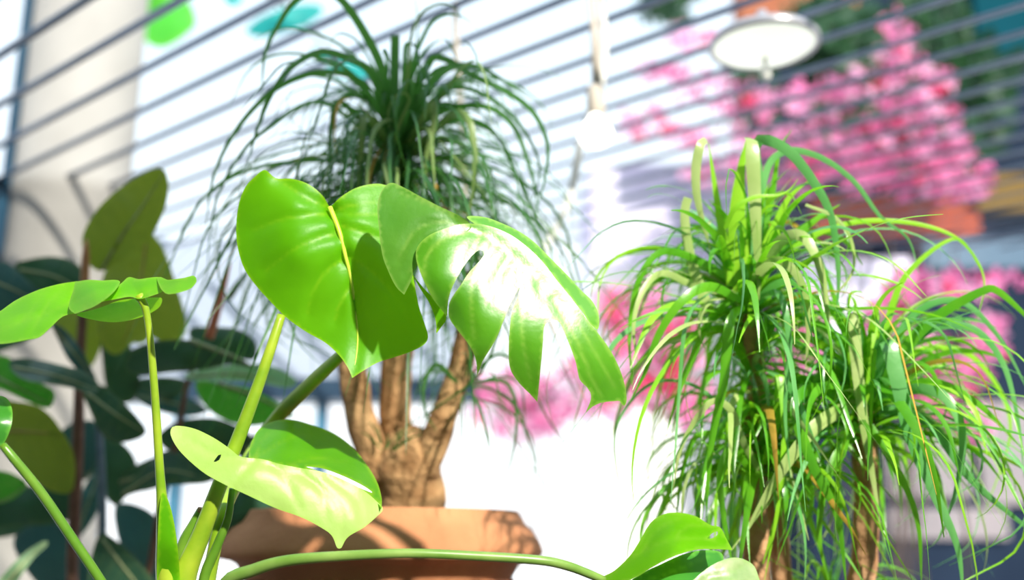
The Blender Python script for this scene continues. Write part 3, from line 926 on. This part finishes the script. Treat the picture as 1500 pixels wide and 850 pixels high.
for pts, w_, mi, bl in [
    ([(1086, 430, D), (1080, 330, D), (1084, 260, D), (1093, 206, D)], 32, 1, False),
    ([(1097, 203, D - .02), (1101, 206, D - .04), (1103, 240, D - .05), (1106, 300, D - .05), (1109, 360, D - .05), (1112, 440, D - .05)], 22, 2, False),
    ([(1034, 205, D - .01), (1027, 210, D - .03), (1020, 240, D - .03), (1020, 280, D - .03), (1028, 320, D - .03), (1040, 365, D - .03)], 15, 2, False),
    ([(1070, 420, D), (1056, 330, D), (1046, 265, D), (1038, 210, D)], 15, 1, False),
    ([(1040, 460, D), (1018, 400, D), (1006, 350, D), (1003, 310, D), (1008, 290, D)], 17, 2, True),
    ([(1105, 400, D), (1112, 290, D), (1106, 215, D - .02), (1126, 206, D - .04), (1160, 226, D - .05), (1194, 270, D - .05), (1218, 320, D - .05), (1228, 400, D - .05), (1225, 470, D - .05)], 19, 3, False),
    ([(1062, 335, D - .05), (1076, 306, D - .06), (1105, 289, D - .06), (1140, 286, D - .06), (1158, 277, D - .06), (1169, 262, D - .06)], 8, 1, False),
    ([(1105, 400, D), (1120, 260, D), (1150, 222, D), (1200, 230, D), (1250, 265, D), (1290, 318, D), (1330, 350, D), (1346, 400, D)], 12, 3, False),
    ([(1110, 410, D), (1180, 352, D), (1250, 326, D), (1330, 326, D), (1395, 345, D), (1430, 380, D), (1442, 420, D), (1428, 478, D)], 9, 1, False),
    ([(1110, 400, D), (1145, 352, D - .03), (1175, 346, D - .05), (1198, 382, D - .06), (1210, 440, D - .06), (1216, 500, D - .06)], 19, 2, False),
    ([(1085, 420, D), (1030, 385, D), (975, 368, D - .02), (945, 392, D - .03), (928, 440, D - .03), (922, 500, D - .03), (928, 580, D - .03)], 12, 0, False),
    ([(1080, 430, D), (1020, 420, D), (970, 400, D - .03), (940, 430, D - .05), (928, 480, D - .06), (935, 540, D - .06)], 12, 2, False),
    ([(1085, 440, D - .03), (1040, 420, D - .06), (1000, 440, D - .08), (965, 490, D - .08), (945, 545, D - .08), (922, 590, D - .08)], 15, 0, False),
    ([(1180, 300, D - .05), (1222, 318, D - .05), (1246, 350, D - .05), (1250, 395, D - .05), (1225, 428, D - .05), (1180, 450, D - .05)], 6, 2, False),
    ([(1095, 430, D), (1120, 390, D - .05), (1150, 385, D - .08), (1176, 420, D - .08), (1184, 480, D - .08), (1180, 540, D - .08)], 15, 2, False),
    ([(1098, 420, D), (1140, 320, D), (1160, 285, D), (1190, 262, D)], 17, 1, False),
    ([(1100, 420, D), (1150, 360, D), (1200, 318, D), (1230, 300, D)], 18, 0, False),
    ([(1090, 450, D - .03), (1070, 470, D - .08), (1060, 560, D - .09), (1042, 650, D - .09), (1034, 760, D - .09)], 16, 0, False),
    ([(1100, 450, D - .02), (1140, 430, D - .08), (1156, 500, D - .1), (1150, 600, D - .1), (1158, 700, D - .1)], 11, 3, False),
    ([(1098, 425, D), (1128, 300, D + .02), (1142, 220, D + .02), (1160, 190, D + .02)], 13, 0, False),
    ([(1085, 430, D), (1040, 470, D - .03), (1000, 560, D - .05), (975, 640, D - .05)], 13, 0, False),
]:
    blade(mb, pts, w_, mi, bl, twist=random.uniform(-.4, .4))
mb.build('leaf_crown', RM, rpalm)
mb = MB()
rosette(mb, cb, 140, .32, .0150, el=(-.1, 1.5), droop=(.6, 3.3), mats=5, weights=(6, 4, .8, 3, .15), stem=.07, seed=12, skirt=.2)
rosette(mb, cb, 80, .44, .0065, el=(.1, 1.2), droop=(1.8, 4.6), mats=5, weights=(6, 3, .6, 3, .1), stem=.07, seed=112, skirt=.15, wig=.16)
for pts, w_, mi, bl in [
    ([(1258, 590, D), (1250, 520, D - .02), (1243, 464, D - .03)], 20, 1, True),
    ([(1243, 464, D - .03), (1250, 462, D - .04), (1254, 520, D - .05), (1264, 610, D - .06), (1277, 690, D - .06), (1290, 770, D - .06)], 19, 2, False),
    ([(1266, 600, D - .03), (1280, 520, D - .03), (1283, 455, D - .03), (1280, 520, D - .05), (1276, 600, D - .05), (1278, 700, D - .05)], 12, 1, False),
    ([(1284, 590, D), (1318, 522, D - .03), (1370, 466, D - .04), (1438, 427, D - .05), (1462, 427, D - .05), (1500, 460, D - .05), (1540, 500, D - .05)], 19, 0, False),
    ([(1275, 580, D), (1296, 500, D - .06), (1312, 545, D - .08), (1335, 640, D - .09), (1370, 725, D - .1), (1402, 800, D - .1), (1412, 880, D - .1)], 26, 3, False),
    ([(1280, 580, D), (1350, 570, D - .05), (1390, 588, D - .07), (1410, 640, D - .08), (1400, 720, D - .08), (1374, 790, D - .08)], 17, 3, False),
    ([(1255, 590, D), (1215, 610, D - .06), (1188, 632, D - .08), (1150, 682, D - .09), (1120, 732, D - .09), (1086, 792, D - .09)], 22, 2, False),
    ([(1250, 590, D), (1190, 570, D - .05), (1166, 600, D - .08), (1190, 680, D - .09), (1226, 755, D - .09), (1240, 860, D - .09)], 19, 0, False),
    ([(1285, 580, D), (1350, 490, D - .02), (1420, 480, D - .03), (1468, 530, D - .03), (1492, 620, D - .03), (1500, 700, D - .03)], 14, 3, False),
    ([(1285, 580, D), (1330, 470, D), (1400, 440, D), (1460, 490, D), (1510, 580, D)], 13, 3, False),
    ([(1285, 590, D), (1360, 560, D - .03), (1430, 590, D - .05), (1500, 660, D - .05)], 15, 0, False),
    ([(1290, 600, D), (1360, 620, D - .03), (1420, 700, D - .05), (1500, 770, D - .05), (1540, 800, D - .05)], 15, 3, False),
    ([(1255, 580, D), (1235, 480, D), (1210, 400, D), (1190, 350, D)], 13, 0, False),
    ([(1270, 570, D), (1300, 470, D), (1330, 400, D), (1400, 350, D), (1440, 400, D)], 12, 1, False),
    ([(1260, 600, D - .02), (1320, 700, D - .07), (1345, 770, D - .08), (1350, 860, D - .08)], 12, 0, False),
    ([(1285, 590, D), (1330, 520, D + .1), (1420, 520, D + .12), (1480, 620, D + .12), (1440, 760, D + .12)], 10, 1, False),
    ([(1255, 620, D - .03), (1215, 690, D - .07), (1200, 780, D - .08), (1215, 860, D - .08)], 14, 0, False),
]:
    blade(mb, pts, w_, mi, bl, twist=random.uniform(-.4, .4))
mb.build('leaf_crown', RM, rpalm)
mb = MB()
rosette(mb, P(1102, 540, DR + .01), 70, .24, .0115, el=(-.3, 1.2), droop=(1.4, 3.4), mats=5, weights=(7, 3, .5, 2, .2), stem=.09, seed=113, skirt=.3)
rosette(mb, cc_, 130, .28, .0115, el=(-.1, 1.3), droop=(1.9, 3.8), mats=5, weights=(7, 2.5, .6, 1.5, .4), stem=.05, seed=13, skirt=.35)
for pts, w_, mi, bl in [
    ([(1105, 680, D), (1060, 640, D - .03), (1020, 640, D - .04), (1000, 690, D - .04), (990, 760, D - .04)], 10, 0, False),
    ([(1105, 680, D), (1050, 670, D - .03), (990, 690, D - .04), (940, 730, D - .04), (900, 790, D - .04)], 6, 3, False),
    ([(1110, 700, D), (1070, 660, D - .06), (1055, 700, D - .08), (1062, 770, D - .09), (1075, 840, D - .09)], 13, 0, False),
    ([(1120, 680, D), (1140, 600, D - .04), (1142, 550, D - .05), (1150, 630, D - .07), (1140, 740, D - .08), (1120, 850, D - .08)], 15, 1, False),
    ([(1112, 690, D), (1085, 640, D - .06), (1070, 600, D - .08), (1040, 590, D - .09), (1000, 650, D - .09), (985, 720, D - .09)], 12, 2, False),
    ([(1110, 690, D), (1040, 580, D), (960, 560, D), (905, 620, D), (905, 700, D), (930, 780, D)], 6, 3, False),
]:
    blade(mb, pts, w_, mi, bl, twist=random.uniform(-.4, .4))
mb.build('leaf_crown', RM, rpalm)
# thin outlying blades that reach left of the crowns and low right
mb = MB()
rosette(mb, P(1215, 860, DR + .05), 40, .26, .008, el=(.2, 1.4), droop=(1.6, 3.4), mats=5, weights=(5, 4, .4, 2, .1), stem=.03, seed=14)
mb.build('side_shoot', RM, rpalm)

# bench under the three pots
bench(-.55, .75, .85, 2.2, .70, 'wooden bench carrying the plant pots')

# ------------------------------------------------------------------ rubber plant at the left
FD = 1.95
fb = P(112, 1100, FD)
fic = thing('rubber_plant', (fb.x, fb.y, 0), 'dark rubber plant with broad glossy leaves in front of the concrete column', 'plant')
plain_pot(fic, (fb.x, fb.y, 0), .19, .36)


def fl(out, mat, d, rib=None, tilt=0.0, bulge=.02, rm=None, rw=5):
    a = np.array([(q[0], q[1]) for q in out], float)
    lo_, hi_ = a.min(0), a.max(0)
    c_ = a.mean(0)
    ctrl = [(c_[0], c_[1], d - bulge)]
    for q in a[::2]:
        ctrl.append((q[0], q[1], d + tilt * (q[1] - c_[1]) / 100 + random.uniform(-.01, .01)))
    vs_ = [rib] if rib else []
    if rib:
        r0, r1 = np.array(rib[0], float), np.array(rib[-1], float)
        ax = r1 - r0
        nr = np.array([-ax[1], ax[0]]) * .35
        for k in range(1, 6):
            m0 = r0 + ax * k / 6.5
            for sgn in (1, -1):
                vs_.append([tuple(m0), tuple(m0 + ax * .12 + nr * sgn)])
    return sheet('leaf', out, ctrl, M[mat], fic, vs_, rib, g=9, groove=.002, gw=7, vw=2.5, vstr=.35, ribmat=rm or M['fic_rib'], ribw=rw, ripple=.004)


fl([(241, 250), (224, 248), (196, 262), (165, 284), (140, 310), (123, 340), (121, 362), (130, 386), (146, 397), (168, 390), (196, 374), (222, 346), (240, 310), (247, 275)], 'fic_olive', 1.86, [(150, 394), (176, 350), (210, 300), (240, 253)], .02)
fl([(214, 341), (190, 352), (166, 376), (151, 406), (143, 440), (142, 472), (150, 506), (170, 520), (192, 505), (216, 492), (240, 502), (262, 500), (273, 482), (268, 450), (256, 410), (242, 370), (228, 348)], 'fic_olive', 1.98, [(215, 345), (208, 400), (196, 460), (176, 512)], rm=M['fic_rib_warm'])
fl([(22, 388), (48, 379), (78, 376), (104, 382), (124, 398), (132, 420), (122, 446), (82, 452), (50, 434), (32, 412)], 'fic_dark', 2.0, [(30, 395), (80, 405), (128, 430)])
fl([(-40, 380), (0, 383), (15, 388), (40, 410), (64, 434), (66, 450), (30, 462), (-10, 470), (-40, 450)], 'fic_teal', 1.92, [(-40, 400), (10, 420), (64, 445)])
fl([(183, 530), (195, 512), (223, 501), (252, 498), (280, 499), (315, 512), (343, 522), (372, 538), (336, 534), (301, 541), (248, 546), (213, 550), (190, 547)], 'fic_dark', 1.84, [(278, 499), (315, 512), (345, 523), (374, 539)], .04, rw=8)
fl([(280, 481), (319, 479), (350, 483), (370, 496), (377, 512), (370, 528), (340, 522), (301, 506), (280, 498)], 'fic_dark', 1.96)
fl([(272, 548), (319, 537), (372, 533), (407, 540), (434, 558), (421, 568), (372, 560), (319, 558), (282, 558)], 'fic_pale', 1.9, [(280, 552), (350, 548), (430, 560)])
fl([(288, 560), (329, 562), (372, 571), (414, 595), (430, 608), (403, 619), (358, 624), (319, 610), (296, 588)], 'fic_green', 1.88, [(320, 562), (372, 580), (428, 608)], rw=8)
fl([(232, 640), (259, 618), (308, 612), (343, 622), (368, 640), (350, 664), (300, 668), (250, 662)], 'fic_dark', 1.98)
fl([(122, 573), (152, 566), (178, 588), (200, 610), (214, 632), (198, 645), (166, 648), (146, 632), (132, 602)], 'fic_dark', 1.86, [(128, 576), (168, 606), (212, 634)])
fl([(15, 529), (32, 525), (59, 528), (97, 537), (126, 546), (144, 562), (142, 575), (128, 575), (106, 569), (74, 563), (38, 557), (18, 544)], 'fic_dark', 1.80, [(20, 538), (80, 550), (140, 570)], -.05)
fl([(-40, 515), (0, 521), (15, 526), (29, 550), (59, 562), (79, 574), (77, 592), (66, 598), (35, 586), (0, 570), (-40, 560)], 'fic_green', 1.84, [(-30, 540), (20, 565), (70, 590)])
fl([(-40, 580), (21, 588), (53, 594), (75, 610), (93, 635), (107, 663), (110, 698), (102, 722), (71, 718), (35, 692), (14, 664), (-40, 640)], 'fic_olive', 1.90, [(-30, 630), (30, 632), (92, 636)], rm=M['fic_rib_warm'], rw=7)
fl([(-40, 742), (0, 726), (42, 712), (106, 718), (110, 748), (90, 766), (35, 771), (-40, 775)], 'fic_dark', 1.96)
fl([(-40, 690), (0, 690), (22, 696), (40, 710), (24, 728), (0, 738), (-40, 740)], 'fic_green', 1.88, [(-30, 712), (0, 735), (38, 712)])
fl([(-20, 880), (0, 848), (34, 812), (64, 793), (70, 798), (48, 820), (24, 856), (10, 890)], 'fic_pale', 1.82, [(0, 870), (30, 830), (66, 796)])
fl([(76, 476), (88, 478), (104, 492), (120, 514), (134, 540), (140, 556), (118, 545), (100, 527), (86, 500)], 'fic_teal', 1.86, [(80, 480), (104, 512), (136, 552)])
fl([(79, 660), (88, 634), (112, 618), (142, 620), (148, 652), (140, 684), (118, 696), (90, 684)], 'fic_teal', 2.04)
fl([(138, 800), (150, 782), (170, 792), (200, 820), (232, 862), (230, 900), (140, 900), (128, 856)], 'fic_dark', 1.9, [(150, 790), (180, 830), (220, 880)])
fl([(176, 728), (201, 694), (226, 670), (248, 660), (280, 670), (309, 698), (301, 708), (244, 712), (200, 722)], 'fic_dark', 1.92, [(180, 724), (240, 690), (305, 702)])
fl([(304, 760), (322, 730), (346, 712), (380, 720), (430, 742), (424, 770), (372, 790), (330, 812), (306, 800)], 'fic_dark', 1.62, None)
fl([(190, 560), (240, 552), (275, 560), (262, 580), (240, 586)], 'fic_dark', 2.1)
fl([(60, 440), (110, 430), (150, 450), (150, 500), (130, 540), (104, 520), (80, 480)], 'fic_olive', 2.08, None)
fl([(146, 640), (180, 650), (200, 680), (190, 720), (166, 740), (146, 700)], 'fic_dark', 2.08)
fl([(40, 770), (80, 764), (110, 790), (140, 840), (120, 880), (60, 860), (20, 800)], 'fic_teal', 2.05)
fl([(150, 470), (190, 505), (205, 560), (190, 590), (160, 580), (150, 530)], 'fic_dark', 2.08)
fl([(170, 740), (220, 750), (250, 800), (240, 870), (200, 850), (176, 800)], 'fic_teal', 2.08)

def fe(cx, cy, ln, wd, ang, mat, d, **k):
    q = R(ang)
    ca_, sa_ = math.cos(q), -math.sin(q)
    pr = [(-.5, .0), (-.42, .3), (-.2, .48), (.05, .5), (.28, .38), (.44, .16), (.52, 0), (.44, -.16), (.28, -.38), (.05, -.5), (-.2, -.48), (-.42, -.3)]
    o_ = [(cx + a * ln * ca_ - b * wd * -sa_, cy + a * ln * sa_ + b * wd * ca_) for a, b in pr]
    fl(o_, mat, d, [(cx - .48 * ln * ca_, cy - .48 * ln * sa_), (cx, cy), (cx + .48 * ln * ca_, cy + .48 * ln * sa_)], **k)


for a in [(30, 480, 150, 60, 20, 'fic_dark', 2.12), (150, 590, 120, 50, -60, 'fic_dark', 2.14), (20, 760, 140, 52, 10, 'fic_dark', 2.14), (130, 735, 120, 46, 70, 'fic_teal', 2.16), (60, 690, 130, 56, -30, 'fic_dark', 2.12),
          (236, 690, 130, 52, 15, 'fic_dark', 2.05), (330, 690, 120, 56, -20, 'fic_dark', 2.0), (190, 440, 130, 60, 100, 'fic_olive', 2.14), (40, 430, 120, 46, 30, 'fic_teal', 2.1), (250, 590, 110, 36, -12, 'fic_teal', 2.12),
          (20, 620, 130, 60, -20, 'fic_dark', 2.1), (150, 660, 100, 40, 60, 'fic_teal', 2.12), (88, 815, 120, 44, -50, 'fic_dark', 2.1), (210, 835, 120, 50, 40, 'fic_dark', 2.12), (400, 650, 110, 44, 10, 'fic_dark', 2.0), (10, 545, 110, 50, -15, 'fic_dark', 2.1)]:
    fe(*a)

stalk('stem', [(112, 1180, FD, 22), (110, 1000, FD, 19), (106, 850, FD, 17), (108, 780, FD, 17), (112, 700, FD, 17), (115, 620, FD, 16), (116, 560, FD, 14), (120, 480, FD, 13), (124, 420, FD, 12)], M['fic_stem'], fic)
stalk('shoot_tip', [(124, 424, FD - .06, 12), (125, 395, FD - .08, 12), (126, 372, FD - .1, 11), (127, 352, FD - .11, 4)], M['fic_stem_orange'], fic)['label'] = 'orange leaf sheath at the stem tip'
stalk('stem', [(120, 1180, FD + .05, 14), (140, 1000, FD + .05, 13), (148, 850, FD + .05, 13), (150, 740, FD + .05, 12), (146, 640, FD + .05, 10), (140, 590, FD + .05, 8)], M['fic_stem_grey'], fic)
stalk('stem', [(126, 1180, FD + .02, 12), (170, 1000, FD - .02, 11), (215, 850, FD - .02, 10), (235, 740, FD - .02, 10), (258, 650, FD - .02, 9), (275, 560, FD - .02, 8), (300, 510, FD - .02, 7)], M['fic_stem'], fic)
stalk('shoot_tip', [(306, 496, FD - .06, 14), (314, 470, FD - .06, 13), (326, 425, FD - .06, 10), (337, 385, FD - .06, 3)], M['sheath'], fic)['label'] = 'red leaf sheath pointing up'
fl([(330, 440), (340, 420), (356, 402), (364, 400), (352, 420), (338, 440)], 'fic_dark', 1.92)

# ------------------------------------------------------------------ lamps and cables under the slats
lc = P(1119, 66, 2.37)
lr = 80 * 2.37 / FPX
lamp = thing('ceiling_lamp', (lc.x, lc.y, lc.z), 'round white ceiling lamp in a grey ring below the slats at upper right', 'lamp')
mb = MB()
mb.lathe([(lr * .90, .012), (lr * .91, -.006), (lr * .95, -.009), (lr, -.004), (lr * 1.0, .006), (lr * .9, .018), (lr * .5, .04), (0, .045)], lc, 64)
mb.build('ring', M['ring'], lamp)
mb = MB()
mb.lathe([(lr * .91, .0), (lr * .8, -.01), (lr * .5, -.022), (lr * .2, -.028), (0, -.029)], lc, 64)
mb.build('diffuser', M['lamp'], lamp)
mb = MB()
mb.lathe([(0, -.028), (.006, -.03), (.009, -.036), (.005, -.045), (.008, -.056), (.012, -.066), (.012, -.078), (.007, -.088), (0, -.09)], lc, 20)
mb.build('finial', M['white'], lamp)
mb = MB()
mb.tube([lc + Vector((0, 0, .045)), (lc.x, lc.y, SL + .01)], .012, 12)
mb.build('stem', M['ring'], lamp)

bc = P(868, 178, 2.2)
bl_ = thing('pendant_bulb', (bc.x, bc.y, bc.z), 'bare glowing bulb in a white socket hanging on a cord, left of the round lamp', 'lamp')
mb = MB()
mb.tube([(bc.x + .012, bc.y, bc.z + .075), (bc.x + .008, bc.y, bc.z + .2), (bc.x, bc.y, SL + .01)], [.012, .008, .007], 12)
mb.build('cord', M['cream'], bl_)
mb = MB()
mb.lathe([(0, .085), (.013, .083), (.019, .075), (.020, .02), (.017, .015), (0, .015)], (bc.x + .008, bc.y, bc.z), 28)
mb.build('socket', M['cream'], bl_)
mb = MB()
mb.lathe([(.012, .018), (.016, .006), (.027, -.008), (.036, -.022), (.038, -.034), (.033, -.047), (.018, -.056), (0, -.058)], (bc.x + .006, bc.y, bc.z), 36)
mb.build('bulb', M['bulb'], bl_)

def slat_top(p):
    """nearest point of a slat's underside"""
    k = round((nrm.x * p.x + nrm.y * p.y - 1.0) / .138)
    c = 1.0 + .138 * k
    q = p + nrm * (c - nrm.dot(Vector((p.x, p.y, 0))))
    return Vector((q.x, q.y, SL + .014))


mb = MB()
pts = [P(880, 120, 2.26), P(866, 165, 2.26), P(851, 205, 2.26), P(845, 240, 2.26), P(834, 290, 2.26), P(814, 335, 2.25), P(788, 378, 2.24), P(760, 420, 2.23), P(730, 470, 2.22)]
top = slat_top(P(884, 0, 2.27))
pts = [top, P(884, 60, 2.27)] + pts
mb.tube([Vector(a[[1, 2, 0]]) for a in catmull([(p.z, p.x, p.y) for p in pts], .02)], .010, 12)
tag(mb.build('cable', M['white']), 'thick white cable curving down behind the split monstera leaf', 'cable')
mb = MB()
top = slat_top(P(664, -20, 2.35))
mb.tube([Vector(a[[1, 2, 0]]) for a in catmull([(p.z, p.x, p.y) for p in [top, P(668, 60, 2.35), P(676, 180, 2.33), P(682, 300, 2.31), P(690, 420, 2.3)]], .03)], .007, 10)
tag(mb.build('hanging_cord', M['cream']), 'thin beige cord hanging down through the dark palm crown', 'cord')


# ------------------------------------------------------------------ outside, beyond the slats
def leaf_cloud(mb, blobs, Y, n, size, mi_n=1, weights=None, seed=0, depth=.5, three=False):
    r = random.Random(seed)
    ar = [b[2] * (b[3] if len(b) > 3 else b[2]) for b in blobs]
    for i in range(n):
        b = r.choices(blobs, ar)[0]
        ry = b[3] if len(b) > 3 else b[2]
        while True:
            u, v, w_ = r.uniform(-1, 1), r.uniform(-1, 1), r.uniform(-1, 1)
            if u * u + v * v + w_ * w_ < 1:
                break
        c_ = PY(b[0] + u * b[2], b[1] + v * ry, Y + w_ * depth)
        mi = r.choices(range(mi_n), weights)[0] if mi_n > 1 else 0
        s_ = size * r.uniform(.7, 1.3)
        ax = Vector((r.gauss(0, 1), r.gauss(0, 1) - .8, r.gauss(0, 1))).normalized()
        t1 = ax.orthogonal().normalized()
        t1.rotate(Matrix.Rotation(r.uniform(0, 6.28), 3, ax))
        for k in range(3 if three else 1):
            d1 = t1.copy()
            d1.rotate(Matrix.Rotation(2.094 * k, 3, ax))
            d2 = ax.cross(d1)
            o0 = c_
            tip = c_ + d1 * s_ + ax * s_ * .35
            lft = c_ + d1 * s_ * .5 + d2 * s_ * .42 + ax * s_ * .3
            rgt = c_ + d1 * s_ * .5 - d2 * s_ * .42 + ax * s_ * .3
            md = c_ + d1 * s_ * .5 + ax * s_ * .08
            mb.add([o0, lft, tip, rgt, md], [(0, 4, 1), (1, 4, 2), (2, 4, 3), (3, 4, 0)], mi)


def bush(name, label, cat, Y, flow, leaf, nf, nl, fs, ls, root, seed, mats, wts, leafmat, group=None, depth=.3):
    rt = PY(root[0], root[1], Y)
    t = thing(name, (rt.x, Y, -.02), label, cat, 'bougainvilleas beyond the slats' if name == 'bougainvillea' else group)
    if nl:
        mb = MB()
        leaf_cloud(mb, leaf, Y + .12, nl, ls, seed=seed, depth=depth)
        mb.build('foliage', M[leafmat], t)
    if nf:
        mb = MB()
        leaf_cloud(mb, flow, Y, nf, fs, len(mats), wts, seed + 1, depth, True)
        mb.build('blossoms', [M[q] for q in mats], t)
    # branches from the ground into each clump
    mb = MB()
    r = random.Random(seed)
    for b in (leaf or flow):
        e = PY(b[0], b[1], Y)
        s0 = Vector((rt.x + r.uniform(-.08, .08), Y + r.uniform(-.08, .08), -.02))
        mid = s0.lerp(e, .55) + Vector((r.uniform(-.1, .1), r.uniform(-.1, .1), .15))
        line = catmull([tuple(s0), tuple(mid), tuple(e)], .15)
        mb.tube([Vector(a[:]) for a in line], [.014 * (1 - .75 * i / (len(line) - 1)) for i in range(len(line))], 7)
    mb.build('branches', M['twig'], t)
    return t


PK, PW = ['bract', 'bract_light', 'bract_red'], (5, 4, .6)
f = [(1310, 45, 26, 26), (1315, 90, 40, 26), (1370, 120, 34, 20), (1265, 125, 55, 26), (1335, 160, 60, 34), (1200, 150, 60, 30), (1300, 205, 90, 36), (1380, 215, 50, 36), (1400, 260, 60, 34), (1310, 260, 80, 34), (1220, 220, 60, 40)]
bush('bougainvillea', 'tall pink bougainvillea reaching above the slats before the dark building', 'bush', 5.7, f, [(1300, 160, 80, 60), (1340, 230, 90, 50), (1230, 180, 60, 50)], 620, 260, .055, .08, (1300, 800), 21, PK, PW, 'bush')
f = [(1000, 55, 34, 24), (1060, 60, 40, 24), (970, 105, 40, 20), (1030, 130, 60, 22), (1090, 150, 60, 28), (950, 180, 40, 22), (1010, 200, 60, 20), (1130, 210, 70, 30), (920, 190, 22, 16), (1160, 260, 60, 30), (1060, 250, 60, 24)]
bush('bougainvillea', 'loose pink bougainvillea against bright sky left of the round lamp', 'bush', 6.6, f, [(1100, 180, 70, 40), (1150, 250, 60, 40)], 330, 60, .055, .07, (1090, 800), 23, PK, (4, 5, .6), 'bush')
f = [(715, 590, 36, 40), (760, 570, 40, 50), (800, 600, 36, 40), (690, 560, 30, 30), (845, 575, 40, 50), (760, 625, 50, 24)]
bush('bougainvillea', 'pink bougainvillea behind the split monstera leaf', 'bush', 7.6, f, [(760, 590, 60, 40), (830, 580, 40, 40)], 330, 40, .06, .08, (760, 820), 25, PK, (4, 6, .2), 'bush')
f = [(905, 460, 36, 40), (945, 440, 34, 36), (930, 510, 40, 40), (960, 560, 46, 40), (900, 580, 34, 40), (1000, 500, 36, 50), (1010, 590, 40, 40)]
bush('bougainvillea', 'red and pink bougainvillea left of the bright green palm', 'bush', 6.2, f, [(940, 500, 40, 50), (980, 570, 40, 40)], 330, 60, .06, .08, (960, 820), 27, PK, (4, 3, 2.5), 'bush')
f = [(1345, 505, 40, 34), (1400, 540, 50, 40), (1440, 500, 34, 40), (1370, 590, 56, 40), (1290, 470, 40, 30), (1400, 420, 60, 22), (1470, 415, 30, 18), (1330, 420, 40, 26), (1420, 620, 34, 24), (1180, 480, 40, 60), (1160, 560, 40, 40)]
bush('bougainvillea', 'low pink bougainvillea behind the right palm crowns', 'bush', 4.95, f, [(1380, 550, 60, 50), (1320, 470, 50, 40)], 520, 120, .05, .08, (1370, 820), 29, PK, (6, 4, 1), 'bush')
bush('tree', 'dark leafy tree behind the tall pink bougainvillea', 'tree', 7.9, [], [(1210, 50, 60, 60), (1270, 90, 80, 70), (1360, 60, 60, 80), (1240, 140, 70, 50), (1420, 120, 70, 60), (1400, 200, 60, 40), (980, 0, 50, 26), (1100, 110, 30, 60)], 0, 1900, .05, .16, (1290, 800), 31, PK, PW, 'tree', depth=.5)

# leaves added above the slats, standing in for a reflection in the ceiling
t = thing('leaf_reflection', P(330, -90, 4.4), 'broad green leaves at upper left, standing in for a reflection in the slats', 'branch')
for out, mt in [([(204, 40), (212, 14), (235, -4), (262, -8), (280, 8), (287, 34), (276, 48), (258, 62), (236, 70), (215, 62)], 'bigleaf'), ([(205, -30), (235, -34), (245, -8), (215, 12), (204, 0)], 'bigleaf'),
                ([(360, 46), (380, 26), (420, 10), (460, 6), (474, 16), (450, 36), (410, 50), (380, 54)], 'bigleaf_teal'), ([(452, 70), (490, 84), (540, 100), (556, 116), (530, 118), (490, 108)], 'bigleaf_teal'), ([(326, -12), (352, -10), (354, 4), (336, 8)], 'bigleaf_teal')]:
    c_ = np.mean([(a[0], a[1]) for a in out], 0)
    sheet('leaf', out, [(c_[0], c_[1], 4.36)] + [(a[0], a[1], 4.4 + random.uniform(-.03, .03)) for a in out[::2]], M[mt], t, [], None, g=10, ripple=.01)
mb = MB()
for e in [(245, 10), (230, -20), (420, 25), (500, 95), (340, -5)]:
    mb.tube([P(330, -90, 4.42), P((330 + e[0]) / 2, (-90 + e[1]) / 2, 4.42), P(e[0], e[1], 4.42)], [.016, .01, .005], 8)
mb.build('twigs', M['twig'], t)

# dark building on the right
YB = 9.0
def rect(x0, y0, x1, y1, Y=YB):
    a_, b_ = PY(x0, y1, Y), PY(x1, y0, Y)
    return (a_.x, Y, a_.z), (b_.x, b_.z)
bo = PY(1500, 800, YB)
bt = thing('building', (bo.x, YB, -.02), 'dark slate building with ochre and orange bands at the right', 'building')
mb = MB()
a_, b_ = rect(1185, -120, 1900, 800)
mb.box((a_[0], YB, -.02), (b_[0], YB + 1.3, b_[1]))
mb.build('wall', M['build_dark'], bt, smooth=False)


def panel(name, x0, y0, x1, y1, mat, th=.12, lab=None):
    a_, b_ = rect(x0, y0, x1, y1)
    m_ = MB()
    m_.box((a_[0], YB - th, a_[2]), (b_[0], YB + .02, b_[1]))
    o_ = m_.build(name, M[mat], bt, smooth=False)
    if lab:
        o_['label'] = lab
    return o_


panel('cladding', 1430, -60, 1560, 90, 'build_teal', .1)
panel('orange_band', 1190, 298, 1420, 350, 'orange', .16)
gp_ = panel('lattice_band', 1400, 262, 1900, 318, 'ochre_dark', .08)
mb = MB()
for i in range(34):
    x = 1404 + i * 12
    a_, b_ = rect(x, 264, x + 6, 316)
    mb.box((a_[0], YB - .16, a_[2]), (b_[0], YB - .08, b_[1]))
mb.build('lattice', M['ochre'], gp_, smooth=False)
panel('blue_band', 1350, 356, 1900, 398, 'bluepanel', .14)
panel('window', 1300, 640, 1412, 730, 'palegrey', .06)
panel('window', 1438, 590, 1560, 740, 'palegrey', .06)
panel('window', 1300, 745, 1470, 790, 'palegrey', .06)
panel('cladding', 1185, 380, 1330, 520, 'lilac', .05)
t2 = PY(980, 800, 10.5)
ho = thing('house', (t2.x, 10.5, -.02), 'pale lilac house wall seen between the lamps and the red flowers', 'building')
mb = MB()
a_, b_ = rect(868, 240, 1180, 395, 10.5)
mb.box((a_[0], 10.5, a_[2]), (b_[0], 12.5, b_[1]))
mb.build('upper_wall', M['lilac'], ho, smooth=False)
mb = MB()
mb.box((a_[0], 10.5, -.02), (b_[0], 12.5, a_[2]))
mb.build('lower_wall', M['ground'], ho, smooth=False)
mb = MB()
a_, b_ = rect(1085, -70, 1250, 30, 8.7)
mb.box((a_[0], 8.7, a_[2]), (b_[0], 9.01, b_[1]))
mb.build('eave', M['rust'], bt, smooth=False)
